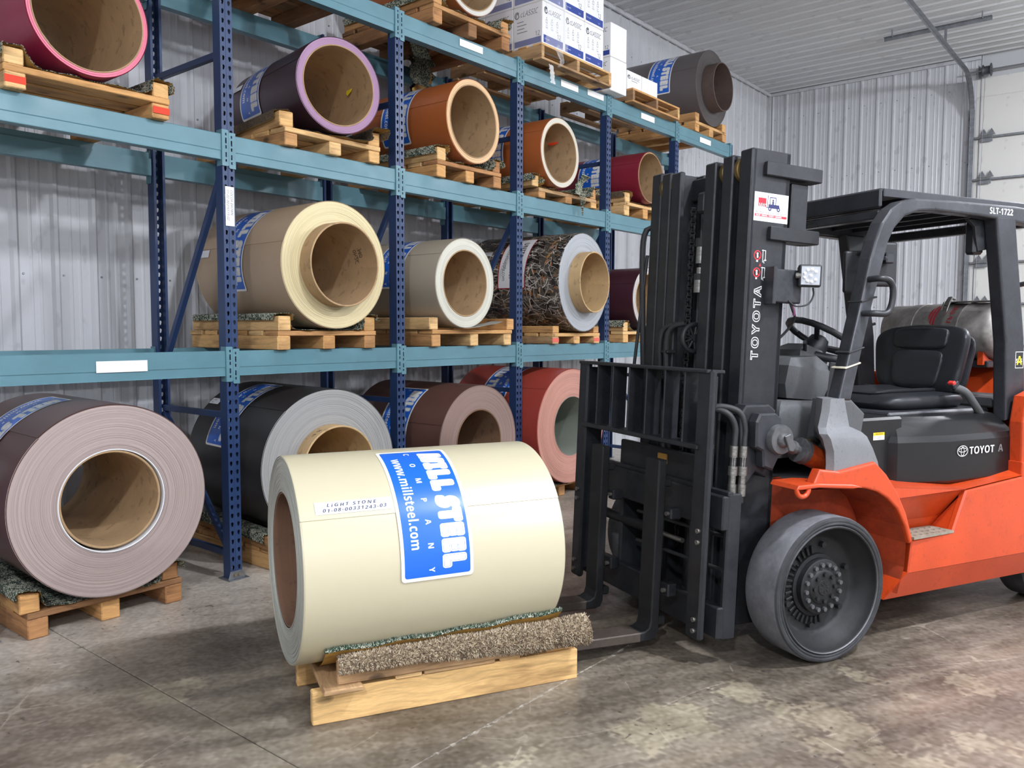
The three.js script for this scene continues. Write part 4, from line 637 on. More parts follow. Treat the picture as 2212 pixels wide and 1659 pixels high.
  for (let i = 0; i <= n; i++) {
    const s = i / n, x = 0.045 + 0.97 * s, lat = -0.277 - 0.038 * (x + 0.058) / 1.03, cy = 0.4108, up = 0.13 + 0.0 * s + 0.02 * sstep(0.4, 1, s), RR = 0.4048 + 0.011;
    for (let j = 0; j <= m; j++) { const f = j / m, y = f < 0.35 ? 0.003 : 0.003 + (up - 0.003) * (f - 0.35) / 0.65; const off = f < 0.35 ? 0.06 * (f / 0.35) : 0; const dy = cy - y, z = lat + Math.sqrt(Math.max(0, RR * RR - dy * dy)); P2.push(x, y + 0.004 * Math.sin(s * 26) * f, f < 0.35 ? lat - 0.1 + (Math.sqrt(RR * RR - (cy - 0.003) ** 2) + 0.1) * f / 0.35 : z + 0.006 * f * Math.max(0, Math.sin(s * 9 + 1))); U2.push(x, f * 0.25); }
  }
  for (let i = 0; i < n; i++) for (let j = 0; j < m; j++) { const a = i * (m + 1) + j, b = a + 1, d = a + m + 1, e = d + 1; I2.push(a, e, b, a, d, e); }
  const g2 = new THREE.BufferGeometry(); g2.setAttribute('position', new THREE.Float32BufferAttribute(P2, 3)); g2.setAttribute('uv', new THREE.Float32BufferAttribute(U2, 2)); g2.setIndex(I2); g2.computeVertexNormals();
  part(G, 'backing', g2, std({ color: 0xd0a04a, map: T.card, roughness: 0.85, side: THREE.DoubleSide }), 'yellow carpet backing');
  const top = []; for (let i = 0; i <= n; i++) { const id = i * (m + 1) + m; top.push([P2[id * 3], P2[id * 3 + 1] + 0.004, P2[id * 3 + 2] - 0.002]); }
  part(G, 'carpet_edge', tube(top, 0.006, 60, 6), M.greenCarpet);
  { const rr = rng(17), blade = new THREE.ConeGeometry(0.002, 0.012, 4, 1); blade.translate(0, 0.005, 0); const cnt = 2600, im = new THREE.InstancedMesh(blade, std({ color: 0xffffff, roughness: 1 }), cnt), q = new THREE.Quaternion(), mm = new THREE.Matrix4(), col = new THREE.Color(), cols = [[52, 84, 64], [34, 58, 46], [206, 206, 188], [170, 180, 164], [70, 104, 84]];
    for (let k = 0; k < cnt; k++) { const f = rr() * n, i0 = Math.min(n - 1, Math.floor(f)), a = f - i0; const p = [0, 1, 2].map(e => top[i0][e] * (1 - a) + top[i0 + 1][e] * a); q.setFromUnitVectors(V(0, 1, 0), V(rr() - 0.5, 0.2 + rr(), rr() * 0.9 - 0.3).normalize()); const sc = 0.7 + rr() * 0.8; im.setMatrixAt(k, mm.compose(V(p[0], p[1] + (rr() - 0.5) * 0.006, p[2] + (rr() - 0.5) * 0.008), q, V(sc, sc, sc))); const cc = cols[Math.floor(rr() * 5)]; im.setColorAt(k, col.setRGB(cc[0] / 255, cc[1] / 255, cc[2] / 255, THREE.SRGBColorSpace)); }
    im.name = 'carpet_pile'; im.userData.kind = 'stuff'; G.add(im); }
}
// ---------------------------------------------------------------- cartons and flat pallets on the top level
const cartonMat = std({ color: 0xf1f1f0, roughness: 0.72 }), printMats = {};
function printTex(kind) {
  return printMats[kind] || (printMats[kind] = std({ roughness: 0.7, map: canvasTex(512, 512, (c, w, h) => {
    c.fillStyle = '#eff0f2'; c.fillRect(0, 0, w, h);
    const logo = (x, y, s) => { c.strokeStyle = '#33363f'; c.lineWidth = s * 0.16; c.beginPath(); c.arc(x, y, s * 0.42, 0.3, 5.6); c.stroke(); c.beginPath(); c.arc(x + s * 0.05, y, s * 0.24, 2.2, 6.9); c.stroke(); c.fillStyle = '#33363f'; c.font = `italic ${s}px sans-serif`; c.fillText('cLASSIC', x + s * 0.62, y + s * 0.36, w * 0.62); };
    if (kind === 'front') {
      logo(70, 92, 88); c.fillStyle = '#5a5d66'; for (let k = 0; k < 3; k++) { c.strokeStyle = '#44474f'; c.lineWidth = 5; c.strokeRect(70 + k * 130, 205, 36, 42); c.beginPath(); c.arc(88 + k * 130, 182, 9, 0, 7); c.fill(); c.font = '24px sans-serif'; c.fillText('care', 64 + k * 130, 282); c.fillRect(60 + k * 130, 296, 62, 4); c.fillRect(64 + k * 130, 308, 54, 4); }
      c.fillStyle = '#2e4695'; c.fillRect(14, 400, w - 28, 96); c.fillStyle = '#d8dcec'; c.font = '26px sans-serif'; c.fillText('floor pads', 40, 456); c.fillText('12 ct', 360, 470); c.fillStyle = '#24262e'; c.font = '84px sans-serif'; c.fillText('12', 350, 388);
    } else if (kind === 'side') { logo(60, 92, 92); c.fillStyle = '#2e4695'; c.fillRect(14, 420, w - 28, 76); c.fillStyle = '#24262e'; c.font = '80px sans-serif'; c.fillText('12', 390, 404); c.fillStyle = '#4a4d57'; for (let k = 0; k < 4; k++) c.fillRect(60, 180 + k * 44, 120 + ((k * 53) % 90), 10); }
    else { logo(60, 150, 104); c.fillStyle = '#4a4d57'; c.fillRect(150, 226, 210, 12); }
  }) }));
}
function carton(o) { // origin at the centre of the base
  const [w, h, d] = o.size, t = thing('carton', o.label, 'carton', o.pos, 0, o.group);
  put(part(t, 'box', cbox(w, h, d, 0.004), cartonMat), 0, h / 2, 0);
  const deco = (k, W, x, z, ry) => { const g = new THREE.PlaneGeometry(W - 0.012, h - 0.014); put(part(t, 'printed_face', g, printTex(k)), x, h / 2, z, 0, ry, 0); };
  if (o.front) deco(o.front, w, 0, d / 2 + 0.0006, 0);
  if (o.side) deco(o.side, d, -w / 2 - 0.0006, 0, -PI / 2);
  put(part(t, 'lid_seam', cbox(w * 0.98, 0.002, 0.05, 0), std({ color: 0xd8d3c4, roughness: 0.4 })), 0, h + 0.001, 0);
  return t;
}
function flatPallet(o) { // three stringers with deck boards above and below; origin at front edge centre
  const r = rng(o.seed), t = thing('flat_pallet', o.label, 'pallet', o.pos, 0, 'flat warehouse pallets on the top level'), W = o.w, D = o.d, S = 0.038, H = 0.09, B = 0.018, set = M.woodOld.concat(M.woods.slice(2));
  for (const k of [-1, 0, 1]) put(part(t, 'stringer', cbox(S, H, D, 0.003, 1 + Math.floor(r() * 6)), pick(set, r)), k * (W / 2 - S / 2), B + H / 2, -D / 2);
  for (const [y, n] of [[B / 2, 4], [B + H + B / 2, 7]]) { const bw = 0.092; for (let i = 0; i < n; i++) put(part(t, 'deck_board', cbox(W, B, bw, 0.003, 1 + Math.floor(r() * 6)), pick(set, r)), 0, y, -bw / 2 - i * (D - bw) / (n - 1)); }
  return t;
}
flatPallet({ pos: [3.19, YC + 0.001, 0.17], w: 1.02, d: 1.0, seed: 21, label: 'flat timber pallet under the wrapped carton stack' });
flatPallet({ pos: [4.66, YC + 0.001, 0.09], w: 0.92, d: 0.85, seed: 22, label: 'flat timber pallet carrying two small cartons above a paper tag' });
{
  const y0 = YC + 0.128, x0 = 2.715, zf = 0.15, w = 0.29, h = 0.335, d = 0.3, where = ['at the wrapped corner', 'in the middle column', 'beside the two plain cartons'], rows = ['bottom row', 'second row', 'third row'];
  for (let j = 0; j < 3; j++) for (let i = 0; i < 3; i++) carton({ size: [w, h, d], pos: [x0 + w / 2 + i * (w + 0.005), y0 + j * (h + 0.003), zf - d / 2], front: 'front', side: i ? null : 'side', label: `white printed carton of the wrapped stack, ${rows[j]} ${where[i]}`, group: 'printed cartons of the wrapped stack' });
  for (let j = 0; j < 3; j++) for (let k = 1; k < 3; k++) carton({ size: [w * 2, h, d], pos: [x0 + w, y0 + j * (h + 0.003), zf - d / 2 - k * (d + 0.004)], side: 'side', label: `white printed carton behind the wrapped corner, ${rows[j]}, ${k === 1 ? 'next to the corner' : 'at the back'}`, group: 'printed cartons of the wrapped stack' });
  // stretch film: crumpled band round the corner and loose tails
  const film = phy({ color: 0xffffff, transparent: true, opacity: 0.22, roughness: 0.16, clearcoat: 1, side: THREE.DoubleSide });
  const t = thing('stretch_film', 'clear crumpled stretch film round the corner of the carton stack', 'film', [x0, y0 - 0.1, zf]);
  const sheet = (nx, ny, f) => { const P = [], U = [], I = []; for (let i = 0; i <= nx; i++) for (let j = 0; j <= ny; j++) { P.push(...f(i / nx, j / ny)); U.push(i / nx, j / ny); } for (let i = 0; i < nx; i++) for (let j = 0; j < ny; j++) { const a = i * (ny + 1) + j; I.push(a, a + ny + 1, a + ny + 2, a, a + ny + 2, a + 1); } const g = new THREE.BufferGeometry(); g.setAttribute('position', new THREE.Float32BufferAttribute(P, 3)); g.setAttribute('uv', new THREE.Float32BufferAttribute(U, 2)); g.setIndex(I); g.computeVertexNormals(); return g; };
  const cr = (a, b) => 0.012 * (N1(a * 13, b * 17) + N2(a * 27, b * 31) * 0.6);
  part(t, 'front_sheet', sheet(30, 30, (u, v) => [0.02 + 0.3 * u + 0.02 * Math.sin(v * 7), 0.105 + 0.72 * v, 0.006 + cr(u, v)]), film);
  part(t, 'side_sheet', sheet(20, 20, (u, v) => [-0.005 - cr(u, v), 0.05 + 0.8 * v, -0.75 * u]), film);
  part(t, 'loose_tail', sheet(8, 20, (u, v) => [0.13 + 0.09 * u * (0.3 + v) + 0.03 * Math.sin(v * 6), 0.1 - 0.16 * (1 - v), 0.046 + cr(u, v) + 0.01 * Math.sin(u * 9)]), film);
  part(t, 'loose_tail', sheet(8, 16, (u, v) => [0.06 + 0.06 * u - 0.03 * v, -0.2 + 0.14 * v, 0.032 + cr(u, v)]), phy({ color: 0xf4f4f0, transparent: true, opacity: 0.55, roughness: 0.25, side: THREE.DoubleSide }));
}
carton({ size: [0.275, 0.295, 0.26], pos: [3.928, YC + 0.014, -0.03], side: 'side', label: 'plain white carton standing on the top beam beside the wrapped stack', group: 'plain cartons beside the stack' });
carton({ size: [0.27, 0.3, 0.26], pos: [3.926, YC + 0.312, -0.03], side: 'side', label: 'plain white carton stacked on another beside the wrapped stack', group: 'plain cartons beside the stack' });
carton({ size: [0.27, 0.19, 0.25], pos: [4.37, YC + 0.128, -0.125], front: 'small', label: 'small white carton with a logo on the flat pallet', group: 'small cartons on the flat pallet' });
carton({ size: [0.3, 0.19, 0.25], pos: [4.665, YC + 0.128, -0.125], label: 'small blank white carton on the flat pallet', group: 'small cartons on the flat pallet' });
carton({ size: [0.2, 0.26, 0.2], pos: [4.25, YC + 0.128, -0.42], label: 'narrow white carton behind the plain cartons', group: 'small cartons on the flat pallet' });
{ // ragged carpet hanging below the top pallet behind the copper coil
  const t = thing('hanging_carpet', 'ragged dark carpet scrap hanging below the top pallet', 'carpet', [2.02, YC - 0.235, -0.5]);
  for (let k = 0; k < 5; k++) { const x = k * 0.1 - 0.12, L = [[x, 0.26], [x + 0.02, 0.18], [x - 0.01, 0.08 - 0.03 * (k % 3)], [x + 0.03, -0.05 - 0.04 * (k % 2)]]; const g = ribbon(L, 0.09 + 0.02 * (k % 2), -0.1, 0.008, 31 + k, 0.03, 0.012); g.rotateY(PI / 2 + 0.3 * (k % 2)); g.translate(x, 0, 0); part(t, 'strip', g, k === 1 ? M.backing : std({ map: T.greenCarpet, color: 0x77746a, bumpMap: T.carpetBump, bumpScale: 0.006, roughness: 1 })); }
}
// ---------------------------------------------------------------- forklift; local x to the rear, y up, z towards the aisle, z = 0 at the near tyre's outer face
const FL = thing('forklift', 'orange and black counterbalance forklift with gas cylinder behind the seat', 'forklift', [0.988, 0, 3.081], -25.2 * D2R);
const CZ = -0.67; // lengthwise mid plane
const K = {
  orange: phy({ color: 0xdf4f1e, map: T.smudge, roughness: 0.4, clearcoat: 0.25, clearcoatRoughness: 0.3 }),
  orangeDirty: std({ color: 0xc44a20, map: T.grime, roughness: 0.75 }),
  black: std({ color: 0x3a3c42, map: T.grime, roughnessMap: T.grimeRough, roughness: 0.75 }),
  mast: std({ color: 0x33353a, map: T.grime, roughnessMap: T.grimeRough, roughness: 0.8, metalness: 0.15 }),
  darkSteel: std({ color: 0x2a2b2e, map: T.grime, roughness: 0.6, metalness: 0.2 }),
  hood: phy({ color: 0x151618, map: T.smudge, roughness: 0.42, clearcoat: 0.4, clearcoatRoughness: 0.22, specularIntensity: 0.6 }),
  grey: std({ color: 0x85878a, map: T.smudge, bumpMap: T.fine, bumpScale: 0.0006, roughness: 0.62 }),
  greyDark: std({ color: 0x5b5d5f, map: T.smudge, bumpMap: T.fine, bumpScale: 0.0006, roughness: 0.68 }),
  tread: std({ color: 0x83848a, map: T.grime, roughness: 0.85 }),
  rubber: std({ color: 0x47484b, map: T.grime, bumpMap: T.fine, bumpScale: 0.001, roughness: 0.88 }),
  rim: std({ color: 0x2b2c2e, map: T.grime, roughness: 0.6, metalness: 0.2 }), rimEdge: std({ color: 0x7c7d80, map: T.grime, roughness: 0.5, metalness: 0.5 }),
  vinyl: phy({ color: 0x232529, roughness: 0.45, bumpMap: T.fine, bumpScale: 0.0003 }),
  guard: std({ color: 0x505257, map: T.grime, roughnessMap: T.grimeRough, roughness: 0.6, metalness: 0.25 }),
  steel: std({ color: 0xb2b0aa, map: T.grime, roughness: 0.38, metalness: 0.8 }),
  forkSteel: std({ color: 0x6a5f56, map: T.grime, roughness: 0.55, metalness: 0.35 }),
  brass: std({ color: 0x8c7648, map: T.grime, roughness: 0.45, metalness: 0.6 }),
  hose: std({ color: 0x2c2d2f, roughness: 0.6 }),
  tank: std({ color: 0xc4bfba, map: T.grime, roughness: 0.48, metalness: 0.35 }),
};
const crease = (g, a = 0.5) => metric(toCreasedNormals(plain(g), a));
// stack of matching rings of points, capped at both ends
function loft(rings, a = 0.5, caps = true) {
  const L = [], n = rings[0].length, R = rings.map(r => r.map(p => V(...p)));
  for (let k = 0; k < R.length - 1; k++) for (let i = 0; i < n; i++) { const j = (i + 1) % n; L.push([R[k][i], R[k][j], R[k + 1][j]], [R[k][i], R[k + 1][j], R[k + 1][i]]); }
  if (caps) { const A = R[0], B = R[R.length - 1]; for (let i = 1; i < n - 1; i++) { L.push([A[0], A[i + 1], A[i]]); L.push([B[0], B[i], B[i + 1]]); } }
  const ok = L.filter(t => V().crossVectors(V().subVectors(t[1], t[0]), V().subVectors(t[2], t[0])).length() > 1e-12);
  return crease(polys(ok), a);
}
const lathe = (pts, seg = 48) => { const g = new THREE.LatheGeometry(pts.map(p => new THREE.Vector2(...p)), seg); g.rotateX(PI / 2); return crease(g, 0.6); };
function pillow(f, n = 28, m = 20, a = 0.9) { // f(v) -> {c:[x,y,z], a, b, ux:[..], uz:[..], e}: superellipse rings
  const rings = []; for (let k = 0; k <= m; k++) { const o = f(k / m), R = []; for (let i = 0; i < n; i++) { const t = 2 * PI * i / n, c = Math.cos(t), s = Math.sin(t), e = 2 / (o.e || 3), p = Math.sign(c) * Math.pow(Math.abs(c), e) * o.a, q = Math.sign(s) * Math.pow(Math.abs(s), e) * o.b; const w = o.bend ? o.bend(p) : 0; R.push([0, 1, 2].map(d => o.c[d] + o.ua[d] * p + o.ub[d] * (q + w))); } rings.push(R); } return loft(rings, a);
}
const sub = (name) => { const g = new THREE.Group(); g.name = name; FL.add(g); return g; };
// ---- wheels
const boltG = cyl(0.0105, 0.0105, 0.014, 6).rotateX(PI / 2);
function driveWheel(z, flip) {
  const w = sub('drive_wheel'); w.position.set(0, 0.324, z); if (flip) w.rotation.y = PI;
  part(w, 'tyre_tread', lathe([[0.288, -0.2], [0.3, -0.205], [0.316, -0.196], [0.324, -0.178], [0.324, -0.024], [0.321, -0.012]], 96), K.tread, 'worn smooth grey tread');
  part(w, 'tyre_sidewall', lathe([[0.321, -0.012], [0.315, -0.004], [0.306, -0.001], [0.303, -0.003], [0.298, -0.003], [0.294, 0], [0.288, -0.003], [0.284, -0.014], [0.284, -0.19]], 96), K.rubber);
  part(w, 'rim', lathe([[0.276, -0.003], [0.272, -0.005], [0.268, -0.02], [0.262, -0.034], [0.246, -0.06], [0.228, -0.085], [0.22, -0.1], [0.21, -0.106], [0.1, -0.106]], 72), K.rim);
  part(w, 'rim_edge', lathe([[0.284, -0.16], [0.2835, -0.006], [0.28, 0.001], [0.276, -0.003]], 72), K.rimEdge, 'worn bare rim edge');
  part(w, 'hub', lathe([[0.142, -0.106], [0.14, -0.092], [0.124, -0.088], [0.123, -0.062], [0.116, -0.058], [0.08, -0.058], [0.076, -0.052], [0.07, -0.048], [0.036, -0.048], [0.034, -0.044], [0.0005, -0.044]], 48), K.darkSteel);
  for (let k = 0; k < 16; k++) { const a = k / 16 * 2 * PI + 0.1; put(part(w, 'hub_bolt', boltG, K.rimEdge), 0.101 * Math.cos(a), 0.101 * Math.sin(a), -0.052, 0, 0, a); }
  for (let k = 0; k < 8; k++) { const a = k / 8 * 2 * PI; put(part(w, 'hub_bolt', boltG, K.darkSteel), 0.06 * Math.cos(a), 0.06 * Math.sin(a), -0.044, 0, 0, a); }
  for (let k = 0; k < 6; k++) { const a = k / 6 * 2 * PI + 0.35; put(part(w, 'wheel_nut', cyl(0.014, 0.014, 0.024, 6).rotateX(PI / 2), K.darkSteel), 0.182 * Math.cos(a), 0.182 * Math.sin(a), -0.095); }
  for (let k = 0; k < 20; k++) { const a = (100 + k * 9.5) * D2R; put(part(w, 'drum_fin', cbox(0.036, 0.011, 0.016, 0.002), K.darkSteel), 0.163 * Math.cos(a), 0.163 * Math.sin(a), -0.1, 0, 0, a); }
  for (let k = 0; k < 8; k++) { const a = k / 8 * 2 * PI; put(part(w, 'cap_rib', cbox(0.016, 0.006, 0.003, 0.001), K.rim), 0.02 * Math.cos(a), 0.02 * Math.sin(a), -0.0435, 0, 0, a); }
}
driveWheel(0, false); driveWheel(2 * CZ, true);
for (const s of [0, 1]) { const w = sub('steer_wheel'); w.position.set(1.75, 0.25, s ? 2 * CZ + 0.12 : -0.12); if (s) w.rotation.y = PI; part(w, 'tyre', lathe([[0.15, -0.17], [0.235, -0.17], [0.25, -0.155], [0.25, -0.015], [0.235, 0], [0.17, 0], [0.15, -0.02]], 64), K.rubber); part(w, 'rim', lathe([[0.155, -0.02], [0.14, -0.05], [0.06, -0.05], [0.055, -0.02], [0.001, -0.02]], 40), K.rim); }
// ---- orange body
{
  const side = (s) => { // s = 1 near, mirrored copy far
    const f = (L) => { const g = polys(L.map(p => p.map(q => V(...q)))); g.computeVertexNormals(); return g; };
    const zo = -0.012;
    const arch = [[-0.08, 0.776], [0.0, 0.774], [0.12, 0.767], [0.2, 0.754], [0.27, 0.734], [0.335, 0.699], [0.4, 0.644], [0.455, 0.559], [0.488, 0.475], [0.482, 0.36], [0.44, 0.24]];
    const skin = slab([[0.485, 0.33], [1.62, 0.33], [1.62, 0.775], [1.29, 0.728], [0.872, 0.692], [0.818, 0.575], [0.785, 0.5], [0.505, 0.49]], -0.05, zo, 0.008);
    const parts = [skin];
    // skirt leaning in below the crease
    parts.push(f([[[0.4, 0.205, -0.07], [1.56, 0.205, -0.07], [1.62, 0.34, zo - 0.002], [0.485, 0.34, zo - 0.002]], [[0.4, 0.205, -0.07], [0.4, 0.205, -0.3], [1.56, 0.205, -0.3], [1.56, 0.205, -0.07]], [[0.4, 0.205, -0.07], [0.485, 0.34, zo - 0.002], [0.485, 0.34, -0.3], [0.4, 0.205, -0.3]], [[0.485, 0.33, zo - 0.004], [0.505, 0.49, zo - 0.004], [0.505, 0.49, -0.3], [0.485, 0.33, -0.3]]]));
    // step recess: leaning upper panel, back, rear cheek
    parts.push(f([[[0.42, 0.702, -0.03], [0.52, 0.55, -0.13], [0.845, 0.55, -0.13], [0.872, 0.692, -0.03]].reverse(), [[0.5, 0.55, -0.13], [0.5, 0.49, -0.15], [0.8, 0.49, -0.15], [0.845, 0.55, -0.13]].reverse(), [[0.872, 0.692, -0.02], [0.845, 0.55, -0.13], [0.8, 0.49, -0.15], [0.785, 0.5, -0.02], [0.818, 0.575, -0.02]]]));
    parts.push(f([[[0.36, 0.745, -0.025], [0.872, 0.7, -0.012], [0.872, 0.715, -0.2], [0.36, 0.76, -0.2]].reverse(), [[0.872, 0.7, -0.014], [1.29, 0.735, -0.014], [1.62, 0.782, -0.014], [1.62, 0.79, -0.2], [0.872, 0.715, -0.2]].reverse(), [[0.36, 0.745, -0.026], [0.42, 0.69, -0.026], [0.872, 0.69, -0.026], [0.872, 0.7, -0.014]].reverse()]));
    // cowl base sweeping down over the arch
    parts.push(slab([[-0.12, 0.797], [-0.085, 0.862], [0.03, 0.845], [0.25, 0.872], [0.325, 0.81], [0.4, 0.72], [0.46, 0.62], [0.512, 0.485], [0.49, 0.475], [0.455, 0.56], [0.4, 0.645], [0.335, 0.7], [0.27, 0.735], [0.2, 0.755], [0.12, 0.768], [0.0, 0.775]], -0.06, -0.008, 0.01));
    // fender shelf over the front of the wheel
    parts.push(slab([[-0.225, 0.786], [-0.215, 0.804], [-0.1, 0.804], [0.1, 0.785], [0.16, 0.768], [0.1, 0.765], [-0.1, 0.786], [-0.2, 0.784]], -0.16, 0.006, 0.005));
    let g = merge(parts); if (!s) { g = mirrorZ(g); g.translate(0, 0, 2 * CZ); } part(FL, 'side_body', g, K.orange);
    // liner inside the arch
    const ln = []; for (let i = 0; i < arch.length - 1; i++) { const [a, b] = arch[i], [c, d] = arch[i + 1]; ln.push([[a, b, -0.03], [c, d, -0.03], [c, d, -0.3], [a, b, -0.3]]); }
    ln.push([[-0.1, 0.2, -0.3], [0.5, 0.2, -0.3], [0.5, 0.78, -0.3], [-0.1, 0.78, -0.3]], [[-0.18, 0.775, -0.01], [-0.18, 0.775, -0.2], [0.1, 0.77, -0.3], [0.1, 0.77, -0.01]]);
    let l2 = f(ln); if (!s) { l2 = mirrorZ(l2); l2.translate(0, 0, 2 * CZ); } part(FL, 'arch_liner', l2, K.orangeDirty, 'dirty wheel arch liner');
    // step tread
    const sh = new THREE.Shape([[0.495, -0.13], [0.775, -0.13], [0.79, -0.01], [0.5, 0.004]].map(p => new THREE.Vector2(...p)));
    for (let i = 0; i < 6; i++) for (let j = 0; j < 3; j++) { const p = new THREE.Path(); p.absellipse(0.535 + i * 0.04 + (j % 2) * 0.018, -0.105 + j * 0.04, 0.013, 0.009, 0, 2 * PI, true); if (0.535 + i * 0.04 + (j % 2) * 0.018 < 0.76) sh.holes.push(p); }
    let st = metric(new THREE.ExtrudeGeometry(sh, { depth: 0.012, bevelEnabled: false, curveSegments: 6 })); st.rotateX(PI / 2); st.translate(0, 0.507, 0); if (!s) { st = mirrorZ(st); st.translate(0, 0, 2 * CZ); } part(FL, 'step_tread', st, std({ color: 0xb3aa98, map: T.grime, roughness: 0.7, metalness: 0.2 }), 'worn perforated step plate');
  };
  side(1); side(0);
  const eye = new THREE.TorusGeometry(0.034, 0.011, 8, 20, PI); put(part(FL, 'tie_down_eye', eye, K.orange), -0.185, 0.787, -0.006, PI, 0, 0);
  put(part(FL, 'chassis', cbox(1.5, 0.42, 0.72, 0.01), K.darkSteel), 0.72, 0.46, CZ);
  // counterweight
  part(FL, 'counterweight', loft([[[1.62, 0.28, -0.06], [2.1, 0.3, -0.14], [2.26, 0.34, -0.4], [2.26, 0.34, 2 * CZ + 0.4], [2.1, 0.3, 2 * CZ + 0.14], [1.62, 0.28, 2 * CZ + 0.06]], [[1.6, 0.42, -0.02], [2.16, 0.44, -0.1], [2.34, 0.46, -0.4], [2.34, 0.46, 2 * CZ + 0.4], [2.16, 0.44, 2 * CZ + 0.1], [1.6, 0.42, 2 * CZ + 0.02]], [[1.6, 0.98, -0.02], [2.16, 0.98, -0.1], [2.34, 0.98, -0.4], [2.34, 0.98, 2 * CZ + 0.4], [2.16, 0.98, 2 * CZ + 0.1], [1.6, 0.98, 2 * CZ + 0.02]], [[1.76, 1.24, -0.06], [2.12, 1.24, -0.12], [2.28, 1.24, -0.42], [2.28, 1.24, 2 * CZ + 0.42], [2.12, 1.24, 2 * CZ + 0.12], [1.76, 1.24, 2 * CZ + 0.06]], [[1.78, 1.27, -0.1], [2.1, 1.27, -0.16], [2.24, 1.27, -0.44], [2.24, 1.27, 2 * CZ + 0.44], [2.1, 1.27, 2 * CZ + 0.16], [1.78, 1.27, 2 * CZ + 0.1]]].map(r => r.reverse()), 0.4), K.orange);
  for (const s of [1, 0]) { let g = slab([[1.3, 0.785], [1.62, 0.8], [1.78, 1.2], [1.55, 1.2], [1.32, 1.13], [1.295, 1.0]], -0.1, -0.02, 0.014); let g2 = slab([[1.29, 0.72], [1.64, 0.72], [1.64, 0.82], [1.29, 0.8]], -0.12, -0.012, 0.01); g = merge([g, g2]); if (!s) { g = mirrorZ(g); g.translate(0, 0, 2 * CZ); } part(FL, 'counterweight_shoulder', g, K.orange); }
}
